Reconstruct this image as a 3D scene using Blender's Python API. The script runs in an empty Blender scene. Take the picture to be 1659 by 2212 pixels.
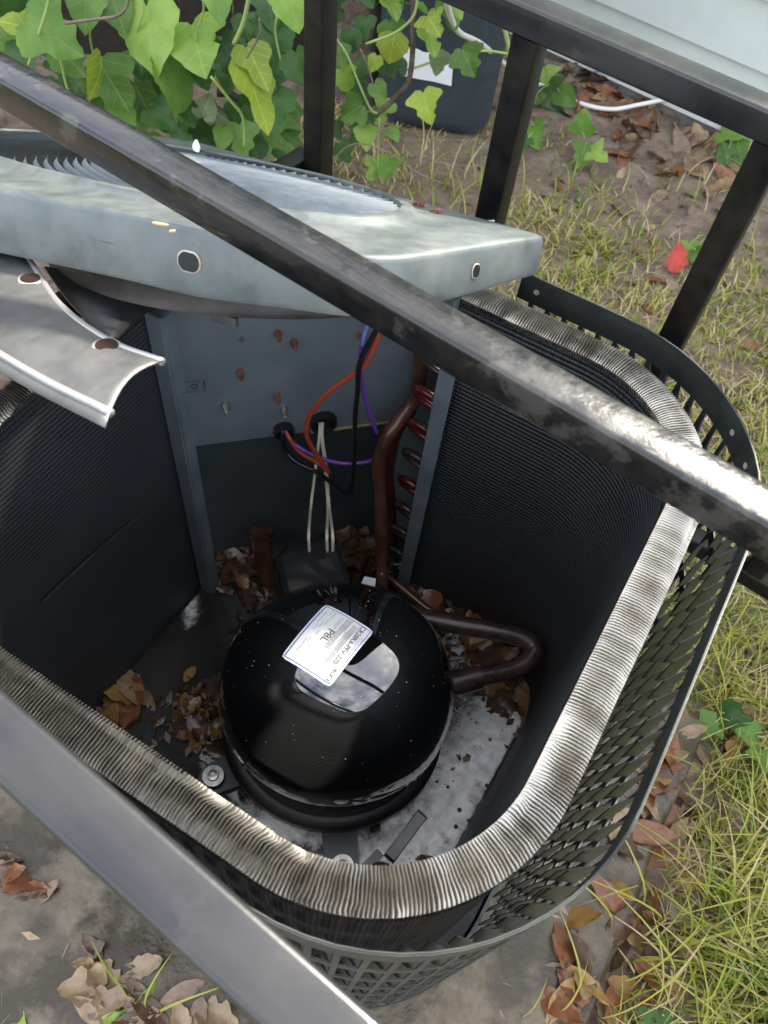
import bpy, bmesh, math, random
import numpy as np
from mathutils import Vector, Matrix, Euler, noise as mnoise

random.seed(7)
rng = np.random.default_rng(7)
SC = bpy.context.scene
COL = SC.collection

# ------------------------------------------------------------------ camera
FPX, PW, PH, CAMH = 1800.0, 1659.0, 2212.0, 1.32
NAD = (650.0, 2305.0)                      # where straight down falls in the picture
_d = np.array([NAD[0]-PW/2, NAD[1]-PH/2, FPX]); _d /= np.linalg.norm(_d)
_y = np.array([0, 0, 1.0]) - _d*_d[2]; _y /= np.linalg.norm(_y)
_x = np.cross(_y, -_d)
RW = np.array([_x, _y, -_d])               # camera (right, down, forward) -> world
CPOS = np.array([0, 0, CAMH])
cam = bpy.data.cameras.new('camera'); camo = bpy.data.objects.new('camera', cam); COL.objects.link(camo)
cam.sensor_fit = 'VERTICAL'; cam.sensor_height = 24.0; cam.lens = FPX/PH*24.0
cam.clip_start = 0.02; cam.clip_end = 500
cam.dof.use_dof = True; cam.dof.focus_distance = 0.98; cam.dof.aperture_fstop = 6.5
M = Matrix(((RW[0][0], -RW[0][1], -RW[0][2], 0), (RW[1][0], -RW[1][1], -RW[1][2], 0),
            (RW[2][0], -RW[2][1], -RW[2][2], CAMH), (0, 0, 0, 1)))
camo.matrix_world = M
SC.camera = camo

# ------------------------------------------------------------------ light
SUN_AZ, SUN_EL = math.atan2(0.57, 0.82), math.radians(47)
world = bpy.data.worlds.new('World'); SC.world = world; world.use_nodes = True
wn, wl = world.node_tree.nodes, world.node_tree.links
bg = wn['Background']
sky = wn.new('ShaderNodeTexSky'); sky.sky_type = 'NISHITA'; sky.sun_disc = False
sky.sun_elevation = SUN_EL; sky.sun_rotation = SUN_AZ
sky.air_density = 1.0; sky.dust_density = 2.0; sky.ozone_density = 1.0
tc = wn.new('ShaderNodeTexCoord')
mp = wn.new('ShaderNodeMapping'); mp.inputs['Scale'].default_value = (1.0, 1.0, 2.2)
nz = wn.new('ShaderNodeTexNoise'); nz.inputs['Scale'].default_value = 2.6; nz.inputs['Detail'].default_value = 9; nz.inputs['Roughness'].default_value = 0.62
cr = wn.new('ShaderNodeValToRGB'); cr.color_ramp.elements[0].position = 0.36; cr.color_ramp.elements[1].position = 0.60
nz2 = wn.new('ShaderNodeTexNoise'); nz2.inputs['Scale'].default_value = 5.0; nz2.inputs['Detail'].default_value = 8
cr2 = wn.new('ShaderNodeValToRGB'); cr2.color_ramp.elements[0].position = 0.3; cr2.color_ramp.elements[1].position = 0.75
cr2.color_ramp.elements[0].color = (4.2, 4.4, 4.9, 1); cr2.color_ramp.elements[1].color = (8.2, 8.2, 8.3, 1)
mx = wn.new('ShaderNodeMix'); mx.data_type = 'RGBA'
wl.new(tc.outputs['Generated'], mp.inputs['Vector'])
wl.new(mp.outputs['Vector'], nz.inputs['Vector']); wl.new(mp.outputs['Vector'], nz2.inputs['Vector'])
wl.new(nz.outputs['Fac'], cr.inputs['Fac']); wl.new(nz2.outputs['Fac'], cr2.inputs['Fac'])
wl.new(cr.outputs['Color'], mx.inputs['Factor'])
wl.new(sky.outputs['Color'], mx.inputs[6]); wl.new(cr2.outputs['Color'], mx.inputs[7])
wl.new(mx.outputs[2], bg.inputs['Color'])
bg.inputs['Strength'].default_value = 0.15

sl = bpy.data.lights.new('sun', 'SUN'); so = bpy.data.objects.new('sun', sl); COL.objects.link(so)
sl.energy = 3.1; sl.angle = math.radians(5.0); sl.color = (1.0, 0.92, 0.78)
sdir = Vector((math.sin(SUN_AZ)*math.cos(SUN_EL), math.cos(SUN_AZ)*math.cos(SUN_EL), math.sin(SUN_EL)))
so.rotation_euler = sdir.to_track_quat('Z', 'Y').to_euler()

SC.view_settings.view_transform = 'Standard'; SC.view_settings.look = 'None'
SC.view_settings.exposure = 1.9; SC.view_settings.gamma = 1.0
SC.render.engine = 'CYCLES'
SC.cycles.max_bounces = 7; SC.cycles.transparent_max_bounces = 12; SC.cycles.glossy_bounces = 6
SC.cycles.sample_clamp_indirect = 6.0

# ------------------------------------------------------------------ measuring helpers
def ray(px, py):
    return RW @ np.array([px-PW/2, py-PH/2, FPX])
def at(px, py, z):
    r = ray(px, py); t = (z-CAMH)/r[2]; return Vector(CPOS+r*t)
def aty(px, py, y):
    r = ray(px, py); return Vector(CPOS+r*(y/r[1]))
def atp(px, py, P0, N):
    r = ray(px, py); t = (np.dot(np.array(P0)-CPOS, np.array(N)))/np.dot(r, np.array(N)); return Vector(CPOS+r*t)

# ------------------------------------------------------------------ mesh helpers
WLOC = {}
def put(o, label=None, cat=None, group=None, kind=None):
    if label: o['label'] = label
    if cat: o['category'] = cat
    if group: o['group'] = group
    if kind: o['kind'] = kind
    return o
def thing(name, loc, label, cat, group=None):
    o = bpy.data.objects.new(name, None); COL.objects.link(o); o.location = loc
    o.empty_display_size = 0.05
    WLOC[o.name] = Vector(loc)
    return put(o, label, cat, group)
def mk(name, verts, faces, mat, parent=None, smooth=False, mats=None, fm=None, uvs=None, autosmooth=None):
    """One mesh object from world-space verts, its origin at the middle of its foot."""
    V = np.array([tuple(v) for v in verts], dtype=float)
    lo, hi = V.min(0), V.max(0)
    org = Vector(((lo[0]+hi[0])/2, (lo[1]+hi[1])/2, lo[2]))
    me = bpy.data.meshes.new(name)
    me.from_pydata([tuple(v-np.array(org)) for v in V], [], faces)
    for m_ in (mats or [mat]): me.materials.append(m_)
    if fm is not None: me.polygons.foreach_set('material_index', np.array(fm, dtype=np.int32))
    if smooth: me.polygons.foreach_set('use_smooth', np.ones(len(me.polygons), dtype=bool))
    if uvs is not None:
        uv = me.uv_layers.new(name='UVMap')
        li = np.zeros(len(me.loops), dtype=np.int32); me.loops.foreach_get('vertex_index', li)
        uv.data.foreach_set('uv', np.array(uvs, dtype=float)[li].ravel())
    me.update()
    if autosmooth is not None:
        me.polygons.foreach_set('use_smooth', np.ones(len(me.polygons), dtype=bool))
        me.set_sharp_from_angle(angle=math.radians(autosmooth))
    o = bpy.data.objects.new(name, me); COL.objects.link(o)
    WLOC[o.name] = org
    if parent is not None:
        o.parent = parent; o.location = org-WLOC[parent.name]
    else: o.location = org
    return o
def inst(name, me, mw, parent=None):
    """An object that shares mesh data, placed by a world matrix."""
    o = bpy.data.objects.new(name, me); COL.objects.link(o)
    WLOC[o.name] = mw.to_translation()
    if parent is not None:
        o.parent = parent; o.matrix_basis = Matrix.Translation(-WLOC[parent.name]) @ mw
    else: o.matrix_basis = mw
    return o
def meshdata(name, verts, faces, mat, smooth=False):
    me = bpy.data.meshes.new(name); me.from_pydata([tuple(v) for v in verts], [], faces)
    for m_ in (mat if isinstance(mat, list) else [mat]): me.materials.append(m_)
    if smooth: me.polygons.foreach_set('use_smooth', np.ones(len(me.polygons), dtype=bool))
    me.update(); return me
class MB:
    def __init__(s): s.v = []; s.f = []; s.m = []
    def add(s, v, f, m=0):
        n = len(s.v); s.v += [tuple(a) for a in v]; s.f += [tuple(i+n for i in a) for a in f]; s.m += [m]*len(f); return s
    def build(s, name, mat, parent=None, smooth=False, mats=None, autosmooth=None):
        return mk(name, s.v, s.f, mat, parent, smooth, mats, s.m if mats else None, autosmooth=autosmooth)
def boxg(P, a, b, c):
    """box from corner P along vectors a,b,c"""
    P, a, b, c = Vector(P), Vector(a), Vector(b), Vector(c)
    v = [P, P+a, P+a+b, P+b, P+c, P+a+c, P+a+b+c, P+b+c]
    f = [(0,3,2,1),(4,5,6,7),(0,1,5,4),(1,2,6,5),(2,3,7,6),(3,0,4,7)]
    return v, f
def tubeg(P, Q, w, h, up=Vector((0,0,1)), bev=0.12):
    """rectangular tube from P to Q with rounded long edges (8-gon section)"""
    P, Q = Vector(P), Vector(Q); d = (Q-P).normalized(); s = d.cross(up).normalized(); u = s.cross(d)
    k = bev
    sec = []
    for cx_, cy_ in ((1,-1),(1,1),(-1,1),(-1,-1)):
        for j in range(4):
            a0 = {(1,-1):-90,(1,1):0,(-1,1):90,(-1,-1):180}[(cx_,cy_)]
            a = math.radians(a0+30*j)
            sec.append((cx_*(0.5-k)+k*math.cos(a), cy_*(0.5-k)+k*math.sin(a)))
    n = len(sec)
    v = [P+s*x*w+u*y*h for x, y in sec]+[Q+s*x*w+u*y*h for x, y in sec]
    f = [(i, (i+1) % n, (i+1) % n+n, i+n) for i in range(n)]
    f += [tuple(range(n-1, -1, -1)), tuple(range(n, 2*n))]
    return v, f
def catmull(pts, k=8):
    pts = [Vector(p) for p in pts]; out = []
    P = [pts[0]*2-pts[1]]+pts+[pts[-1]*2-pts[-2]]
    for i in range(1, len(P)-2):
        p0, p1, p2, p3 = P[i-1:i+3]
        for j in range(k):
            t = j/k
            out.append(0.5*((2*p1)+(p2-p0)*t+(2*p0-5*p1+4*p2-p3)*t*t+(3*p1-p0-3*p2+p3)*t**3))
    out.append(pts[-1]); return out
def pipeg(pts, r, n=10, caps=True):
    pts = [Vector(p) for p in pts]; v = []; f = []
    rr = r if callable(r) else (lambda t: r)
    t0 = (pts[1]-pts[0]).normalized(); a = t0.orthogonal().normalized()
    m = len(pts)
    for i, p in enumerate(pts):
        t = (pts[min(i+1, m-1)]-pts[max(i-1, 0)]).normalized()
        a = (a-t*a.dot(t)).normalized(); b = t.cross(a); R = rr(i/(m-1))
        v += [p+(a*math.cos(q)+b*math.sin(q))*R for q in [2*math.pi*j/n for j in range(n)]]
    for i in range(m-1):
        f += [(i*n+j, i*n+(j+1) % n, (i+1)*n+(j+1) % n, (i+1)*n+j) for j in range(n)]
    if caps: f += [tuple(range(n-1, -1, -1)), tuple(range((m-1)*n, m*n))]
    return v, f
def latheg(C, prof, n=48, sx=1, sy=1, rot=0, axis=None):
    C = Vector(C); v = []; f = []
    for r, z in prof:
        for j in range(n):
            a = 2*math.pi*j/n
            x, y = r*sx*math.cos(a), r*sy*math.sin(a)
            p = Vector((x*math.cos(rot)-y*math.sin(rot), x*math.sin(rot)+y*math.cos(rot), z))
            if axis is not None: p = axis @ p
            v.append(C+p)
    m = len(prof)
    for i in range(m-1):
        f += [(i*n+j, i*n+(j+1) % n, (i+1)*n+(j+1) % n, (i+1)*n+j) for j in range(n)]
    if prof[0][0] > 1e-5: f.append(tuple(range(n-1, -1, -1)))
    if prof[-1][0] > 1e-5: f.append(tuple(range((m-1)*n, m*n)))
    return v, f

# ------------------------------------------------------------------ materials
def mat(name, c1, c2=None, rough=0.5, metal=0.0, scale=20.0, bump=0.0, bscale=None, detail=5, lo=0.35, hi=0.65, rough2=None,
        spec=0.5, coat=0.0, c3=None, s3=6.0, p3=(0.55, 0.7), trans=0.0, coords='Object', bdist=0.002):
    m = bpy.data.materials.new(name); m.use_nodes = True
    n, l = m.node_tree.nodes, m.node_tree.links
    b = n['Principled BSDF']
    b.inputs['Roughness'].default_value = rough; b.inputs['Metallic'].default_value = metal
    b.inputs['Specular IOR Level'].default_value = spec; b.inputs['Coat Weight'].default_value = coat
    b.inputs['Base Color'].default_value = (*c1, 1)
    t = n.new('ShaderNodeTexCoord')
    src = t.outputs[coords]
    if coords == 'Object':
        g = n.new('ShaderNodeNewGeometry'); src = g.outputs['Position']
    if c2 is not None:
        a = n.new('ShaderNodeTexNoise'); a.inputs['Scale'].default_value = scale; a.inputs['Detail'].default_value = detail
        a.inputs['Roughness'].default_value = 0.6
        l.new(src, a.inputs['Vector'])
        r = n.new('ShaderNodeValToRGB'); r.color_ramp.elements[0].position = lo; r.color_ramp.elements[1].position = hi
        r.color_ramp.elements[0].color = (*c1, 1); r.color_ramp.elements[1].color = (*c2, 1)
        l.new(a.outputs['Fac'], r.inputs['Fac']); out = r.outputs['Color']
        if c3 is not None:
            a3 = n.new('ShaderNodeTexNoise'); a3.inputs['Scale'].default_value = s3; a3.inputs['Detail'].default_value = 6
            a3.inputs['Roughness'].default_value = 0.65
            l.new(src, a3.inputs['Vector'])
            r3 = n.new('ShaderNodeMapRange'); r3.inputs[1].default_value = p3[0]; r3.inputs[2].default_value = p3[1]
            l.new(a3.outputs['Fac'], r3.inputs[0])
            mm = n.new('ShaderNodeMix'); mm.data_type = 'RGBA'; mm.inputs[7].default_value = (*c3, 1)
            l.new(r3.outputs[0], mm.inputs['Factor']); l.new(out, mm.inputs[6]); out = mm.outputs[2]
        l.new(out, b.inputs['Base Color'])
        if rough2 is not None:
            rr = n.new('ShaderNodeMapRange'); rr.inputs[1].default_value = lo; rr.inputs[2].default_value = hi
            rr.inputs[3].default_value = rough; rr.inputs[4].default_value = rough2
            l.new(a.outputs['Fac'], rr.inputs[0]); l.new(rr.outputs[0], b.inputs['Roughness'])
    if bump > 0:
        h = n.new('ShaderNodeTexNoise'); h.inputs['Scale'].default_value = bscale or scale*3; h.inputs['Detail'].default_value = 6
        l.new(src, h.inputs['Vector'])
        bb = n.new('ShaderNodeBump'); bb.inputs['Strength'].default_value = bump; bb.inputs['Distance'].default_value = bdist
        l.new(h.outputs['Fac'], bb.inputs['Height']); l.new(bb.outputs['Normal'], b.inputs['Normal'])
    if trans > 0:
        o = n['Material Output']; tr = n.new('ShaderNodeBsdfTranslucent'); ms = n.new('ShaderNodeMixShader')
        ms.inputs[0].default_value = trans
        if c2 is not None: l.new(out, tr.inputs['Color'])
        else: tr.inputs['Color'].default_value = (*c1, 1)
        l.new(b.outputs[0], ms.inputs[1]); l.new(tr.outputs[0], ms.inputs[2]); l.new(ms.outputs[0], o.inputs['Surface'])
    return m

MT = {}
MT['dirt'] = mat('dirt', (0.115, 0.08, 0.058), (0.26, 0.19, 0.145), rough=0.9, scale=14, bump=0.9, bscale=60, c3=(0.20, 0.17, 0.085), s3=3.0, p3=(0.5, 0.72), bdist=0.01)
MT['rail'] = mat('rail', (0.013, 0.013, 0.015), (0.026, 0.025, 0.025), rough=0.22, rough2=0.34, scale=9, bump=0.06, bscale=220, c3=(0.045, 0.043, 0.042), s3=26, p3=(0.58, 0.78), coat=0.3, spec=0.4)
MT['rail_flaked'] = mat('rail_flaked', (0.007, 0.007, 0.008), (0.015, 0.014, 0.013), rough=0.16, rough2=0.28, scale=60, bump=0.15, bscale=190, c3=(0.048, 0.044, 0.040), s3=22, p3=(0.52, 0.60), coat=0.3, spec=0.4, detail=8)
def wear_right(m):
    n, l = m.node_tree.nodes, m.node_tree.links
    g = n.new('ShaderNodeNewGeometry'); sp = n.new('ShaderNodeSeparateXYZ'); l.new(g.outputs['Position'], sp.inputs[0])
    mr = n.new('ShaderNodeMapRange'); mr.inputs[1].default_value = -0.05; mr.inputs[2].default_value = 0.12; mr.inputs[3].default_value = -0.05; mr.inputs[4].default_value = 0.02; l.new(sp.outputs[0], mr.inputs[0])
    for nd in list(n):
        if nd.type == 'MAP_RANGE' and abs(nd.inputs[1].default_value-0.52) < 1e-4 and abs(nd.inputs[2].default_value-0.60) < 1e-4:
            src = nd.inputs[0].links[0].from_socket; ad = n.new('ShaderNodeMath'); l.new(src, ad.inputs[0]); l.new(mr.outputs[0], ad.inputs[1]); l.new(ad.outputs[0], nd.inputs[0])
wear_right(MT['rail_flaked'])
MT['post'] = mat('post', (0.006, 0.006, 0.007), (0.018, 0.015, 0.010), rough=0.3, rough2=0.5, scale=20, bump=0.1, bscale=150, spec=0.25)
MT['black_steel'] = mat('black_steel', (0.018, 0.021, 0.020), (0.038, 0.042, 0.036), rough=0.42, scale=25, bump=0.1, bscale=200)
MT['pan'] = mat('pan', (0.012, 0.015, 0.015), (0.03, 0.032, 0.03), rough=0.14, rough2=0.35, scale=14, bump=0.2, bscale=60, c3=(0.05, 0.038, 0.025), s3=9)
MT['galv'] = mat('galv', (0.112, 0.130, 0.134), (0.178, 0.198, 0.196), rough=0.38, rough2=0.55, metal=0.45, scale=22, bump=0.22, bscale=60, c3=(0.155, 0.175, 0.155), s3=30, p3=(0.52, 0.70), detail=10)
MT['galv_dark'] = mat('galv_dark', (0.034, 0.030, 0.027), (0.065, 0.058, 0.051), rough=0.5, metal=0.4, scale=22, bump=0.1)
MT['slat'] = mat('slat', (0.10, 0.125, 0.14), (0.16, 0.185, 0.20), rough=0.55, rough2=0.68, metal=0.0, spec=0.3, scale=30)
MT['blade'] = mat('blade', (0.115, 0.115, 0.11), (0.155, 0.155, 0.148), rough=0.42, rough2=0.55, metal=0.55, scale=30, bump=0.12, bscale=22)
MT['blade_edge'] = mat('blade_edge', (0.40, 0.39, 0.37), rough=0.35, metal=0.5)
MT['panel'] = mat('panel', (0.15, 0.18, 0.20), (0.19, 0.22, 0.24), rough=0.45, metal=0.25, scale=12, bump=0.04)
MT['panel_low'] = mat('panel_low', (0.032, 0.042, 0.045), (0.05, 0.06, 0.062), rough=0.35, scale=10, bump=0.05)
MT['grey_post'] = mat('grey_post', (0.13, 0.165, 0.185), (0.2, 0.235, 0.255), rough=0.42, metal=0.4, scale=18)
MT['alu'] = mat('alu', (0.52, 0.475, 0.40), (0.60, 0.555, 0.475), rough=0.40, rough2=0.5, metal=1.0, scale=50)
MT['finblack'] = mat('finblack', (0.012, 0.014, 0.016), (0.03, 0.033, 0.036), rough=0.4, scale=30)
MT['gloss_black'] = mat('gloss_black', (0.0025, 0.003, 0.0035), rough=0.03, spec=0.9, coat=1.0)
MT['gloss_black'].node_tree.nodes['Principled BSDF'].inputs['Coat Roughness'].default_value = 0.02
MT['shell_low'] = mat('shell_low', (0.006, 0.007, 0.008), (0.12, 0.105, 0.095), rough=0.2, rough2=0.5, scale=26, lo=0.5, hi=0.75, bump=0.1)
MT['matte_black'] = mat('matte_black', (0.008, 0.009, 0.010), rough=0.35)
MT['rubber'] = mat('rubber', (0.006, 0.006, 0.006), rough=0.5)
MT['label'] = mat('label', (0.80, 0.80, 0.77), rough=0.35)
MT['ink'] = mat('ink', (0.12, 0.12, 0.12), rough=0.5)
MT['ink_grey'] = mat('ink_grey', (0.42, 0.42, 0.42), rough=0.5)
MT['ink_blue'] = mat('ink_blue', (0.04, 0.12, 0.55), rough=0.4)
MT['copper_brown'] = mat('copper_brown', (0.060, 0.026, 0.018), (0.13, 0.052, 0.032), rough=0.25, metal=0.3, scale=30, bump=0.08)
MT['copper_dark'] = mat('copper_dark', (0.028, 0.017, 0.014), (0.06, 0.038, 0.03), rough=0.24, rough2=0.4, metal=0.2, scale=40, bump=0.08)
MT['copper_red'] = mat('copper_red', (0.11, 0.018, 0.016), (0.055, 0.012, 0.012), rough=0.2, metal=0.3, scale=24)
MT['wire_red'] = mat('wire_red', (0.36, 0.055, 0.022), rough=0.35)
MT['wire_black'] = mat('wire_black', (0.008, 0.008, 0.009), rough=0.3)
MT['wire_purple'] = mat('wire_purple', (0.14, 0.045, 0.26), rough=0.35)
MT['wire_blue'] = mat('wire_blue', (0.14, 0.2, 0.42), rough=0.35)
MT['wire_white'] = mat('wire_white', (0.55, 0.49, 0.37), rough=0.4)
MT['steel'] = mat('steel', (0.42, 0.41, 0.38), (0.25, 0.22, 0.18), rough=0.3, metal=0.8, scale=120)
MT['rust'] = mat('rust', (0.10, 0.03, 0.015), (0.24, 0.085, 0.035), rough=0.75, scale=150)
MT['dark_hole'] = mat('dark_hole', (0.022, 0.010, 0.007), rough=0.75, spec=0.15)
MT['siding'] = mat('siding', (0.52, 0.57, 0.53), (0.58, 0.62, 0.585), rough=0.5, scale=8, bump=0.12, bscale=70)
MT['trim'] = mat('trim', (0.66, 0.68, 0.65), rough=0.5)
MT['foundation'] = mat('foundation', (0.18, 0.17, 0.15), (0.29, 0.275, 0.245), rough=0.9, scale=25, bump=0.4)
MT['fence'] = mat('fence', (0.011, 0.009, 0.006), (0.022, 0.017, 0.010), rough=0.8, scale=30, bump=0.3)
MT['bark'] = mat('bark', (0.06, 0.045, 0.032), (0.15, 0.115, 0.085), rough=0.95, scale=50, bump=0.9, bscale=90, bdist=0.006)
MT['bin'] = mat('bin', (0.030, 0.042, 0.052), (0.045, 0.058, 0.07), rough=0.38, rough2=0.5, scale=9, bump=0.05)
MT['paper'] = mat('paper', (0.74, 0.76, 0.78), (0.80, 0.81, 0.82), rough=0.55, scale=30)
MT['cable'] = mat('cable', (0.76, 0.75, 0.70), rough=0.4)
MT['white_splat'] = mat('white_splat', (0.78, 0.80, 0.82), rough=0.6)
MT['foam'] = mat('foam', (0.62, 0.61, 0.59), (0.92, 0.91, 0.89), rough=0.35, scale=55, bump=0.3, bscale=200, lo=0.3, hi=0.62, c3=(0.16, 0.11, 0.085), s3=22, p3=(0.58, 0.72), bdist=0.002)
MT['bubble'] = mat('bubble', (0.06, 0.055, 0.05), rough=0.03, spec=0.8)
MT['drop'] = mat('drop', (0.75, 0.78, 0.8), rough=0.1)
MT['water'] = mat('water', (0.020, 0.020, 0.017), (0.035, 0.03, 0.022), rough=0.04, scale=10, bump=0.12, bscale=22, bdist=0.004)

def concrete_mat():
    return mat('wet_concrete', (0.058, 0.045, 0.027), (0.185, 0.150, 0.102), rough=0.10, rough2=0.42, scale=11, detail=10, bump=0.8, bscale=30,
               c3=(0.050, 0.038, 0.021), s3=7, p3=(0.50, 0.60), bdist=0.005, lo=0.40, hi=0.64, spec=0.35)
MT['concrete'] = concrete_mat()

def leafmat(name, a, b, trans=0.45, rough=0.42, scale=14):
    """living leaf: base colour varies per leaf and across it, paler along its veins (UV)"""
    m = mat(name, a, b, rough=rough, scale=scale, trans=trans, bump=0.15, bscale=90)
    n, l = m.node_tree.nodes, m.node_tree.links
    uv = n.new('ShaderNodeTexCoord'); sp = n.new('ShaderNodeSeparateXYZ'); l.new(uv.outputs['UV'], sp.inputs[0])
    ab = n.new('ShaderNodeMath'); ab.operation = 'ABSOLUTE'; l.new(sp.outputs[0], ab.inputs[0])
    # side veins: |u|*a - v
    mu = n.new('ShaderNodeMath'); mu.operation = 'MULTIPLY_ADD'; mu.inputs[1].default_value = -0.8; l.new(ab.outputs[0], mu.inputs[0]); l.new(sp.outputs[1], mu.inputs[2])
    mo = n.new('ShaderNodeMath'); mo.operation = 'PINGPONG'; mo.inputs[1].default_value = 0.11; l.new(mu.outputs[0], mo.inputs[0])
    lt = n.new('ShaderNodeMath'); lt.operation = 'LESS_THAN'; lt.inputs[1].default_value = 0.008; l.new(mo.outputs[0], lt.inputs[0])
    mid = n.new('ShaderNodeMath'); mid.operation = 'LESS_THAN'; mid.inputs[1].default_value = 0.018; l.new(ab.outputs[0], mid.inputs[0])
    mxx = n.new('ShaderNodeMath'); mxx.operation = 'MAXIMUM'; l.new(lt.outputs[0], mxx.inputs[0]); l.new(mid.outputs[0], mxx.inputs[1])
    oi = n.new('ShaderNodeObjectInfo')
    hs = n.new('ShaderNodeHueSaturation')
    mr = n.new('ShaderNodeMapRange'); mr.inputs[3].default_value = 0.75; mr.inputs[4].default_value = 1.25; l.new(oi.outputs['Random'], mr.inputs[0]); l.new(mr.outputs[0], hs.inputs['Value'])
    b = n['Principled BSDF']; src = b.inputs['Base Color'].links[0].from_socket
    l.new(src, hs.inputs['Color'])
    mm = n.new('ShaderNodeMix'); mm.data_type = 'RGBA'; mm.inputs[7].default_value = (min(1, b_c(a, 2.2)[0]), min(1, b_c(a, 1.7)[1]), min(1, b_c(a, 2.0)[2]), 1)
    mf = n.new('ShaderNodeMath'); mf.operation = 'MULTIPLY'; mf.inputs[1].default_value = 0.5; l.new(mxx.outputs[0], mf.inputs[0])
    l.new(mf.outputs[0], mm.inputs['Factor']); l.new(hs.outputs['Color'], mm.inputs[6])
    l.new(mm.outputs[2], b.inputs['Base Color'])
    for nd in n:
        if nd.type == 'BSDF_TRANSLUCENT': l.new(mm.outputs[2], nd.inputs['Color'])
    return m
def b_c(c, k): return tuple(x*k for x in c)
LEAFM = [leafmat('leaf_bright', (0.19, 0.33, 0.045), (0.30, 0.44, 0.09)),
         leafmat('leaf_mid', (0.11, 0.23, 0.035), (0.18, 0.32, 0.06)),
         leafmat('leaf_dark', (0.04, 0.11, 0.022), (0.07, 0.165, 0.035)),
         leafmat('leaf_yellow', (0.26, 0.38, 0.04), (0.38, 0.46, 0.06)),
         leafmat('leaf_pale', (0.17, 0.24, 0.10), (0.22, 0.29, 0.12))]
def drymat(name, a, b, rough=0.45):
    return mat(name, a, b, rough=rough, scale=60, trans=0.12, bump=0.3, bscale=150, c3=b_c(a, 0.35), s3=70, p3=(0.62, 0.72))
DRYM = [drymat('dry_rust', (0.17, 0.062, 0.026), (0.27, 0.115, 0.05), 0.25), drymat('dry_tan', (0.25, 0.165, 0.085), (0.37, 0.26, 0.145), 0.28),
        drymat('dry_brown', (0.06, 0.034, 0.02), (0.125, 0.07, 0.038), 0.2), drymat('dry_ochre', (0.30, 0.165, 0.04), (0.38, 0.235, 0.08), 0.3),
        drymat('dry_grey', (0.19, 0.125, 0.085), (0.29, 0.20, 0.14), 0.7)]
def grassmat(name, a, b, trans=0.4):
    return mat(name, a, b, rough=0.45, scale=6, trans=trans)
GRM = [grassmat('grass_green', (0.24, 0.32, 0.045), (0.34, 0.41, 0.07)), grassmat('grass_lime', (0.42, 0.44, 0.07), (0.54, 0.51, 0.11)),
       grassmat('grass_straw', (0.52, 0.41, 0.19), (0.64, 0.54, 0.29), 0.3), grassmat('grass_deep', (0.07, 0.14, 0.02), (0.12, 0.2, 0.03))]

def ribbed_mat():
    """black coated coil face: fine rows of fin edges (UV x along the coil, y up, in metres)"""
    m = bpy.data.materials.new('coil_face'); m.use_nodes = True
    n, l = m.node_tree.nodes, m.node_tree.links; b = n['Principled BSDF']
    b.inputs['Base Color'].default_value = (0.018, 0.021, 0.024, 1); b.inputs['Roughness'].default_value = 0.36
    t = n.new('ShaderNodeTexCoord'); s = n.new('ShaderNodeSeparateXYZ'); l.new(t.outputs['UV'], s.inputs[0])
    def wave(sock, per):
        a = n.new('ShaderNodeMath'); a.operation = 'MULTIPLY'; a.inputs[1].default_value = 2*math.pi/per; l.new(sock, a.inputs[0])
        c = n.new('ShaderNodeMath'); c.operation = 'SINE'; l.new(a.outputs[0], c.inputs[0]); return c.outputs[0]
    w1 = wave(s.outputs[1], 0.0066); w2 = wave(s.outputs[0], 0.0042)
    ad = n.new('ShaderNodeMath'); ad.operation = 'MULTIPLY_ADD'; ad.inputs[1].default_value = 0.4; l.new(w2, ad.inputs[0]); l.new(w1, ad.inputs[2])
    bu = n.new('ShaderNodeBump'); bu.inputs['Strength'].default_value = 1.0; bu.inputs['Distance'].default_value = 0.0006
    l.new(ad.outputs[0], bu.inputs['Height']); l.new(bu.outputs['Normal'], b.inputs['Normal'])
    lf = n.new('ShaderNodeMapRange'); lf.inputs[1].default_value = 0.25; lf.inputs[2].default_value = 0.6; lf.inputs[3].default_value = 0.12; lf.inputs[4].default_value = 1.0
    l.new(s.outputs[0], lf.inputs[0]); l.new(lf.outputs[0], bu.inputs['Strength'])      # the left run is matted flat with dirt
    nn = n.new('ShaderNodeTexNoise'); nn.inputs['Scale'].default_value = 9; g = n.new('ShaderNodeNewGeometry'); l.new(g.outputs['Position'], nn.inputs['Vector'])
    mr = n.new('ShaderNodeMapRange'); mr.inputs[1].default_value = 0.3; mr.inputs[2].default_value = 0.75; mr.inputs[3].default_value = 0.42; mr.inputs[4].default_value = 0.62
    l.new(nn.outputs['Fac'], mr.inputs[0]); l.new(mr.outputs[0], b.inputs['Roughness'])
    r = n.new('ShaderNodeValToRGB'); r.color_ramp.elements[0].color = (0.008, 0.009, 0.010, 1); r.color_ramp.elements[1].color = (0.038, 0.043, 0.048, 1)
    r.color_ramp.elements[0].position = 0.0; r.color_ramp.elements[1].position = 1.0
    mr2 = n.new('ShaderNodeMapRange'); mr2.inputs[1].default_value = -1; mr2.inputs[2].default_value = 1; l.new(w1, mr2.inputs[0]); l.new(mr2.outputs[0], r.inputs['Fac'])
    l.new(r.outputs['Color'], b.inputs['Base Color'])
    return m
MT['ribbed'] = ribbed_mat()

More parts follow.
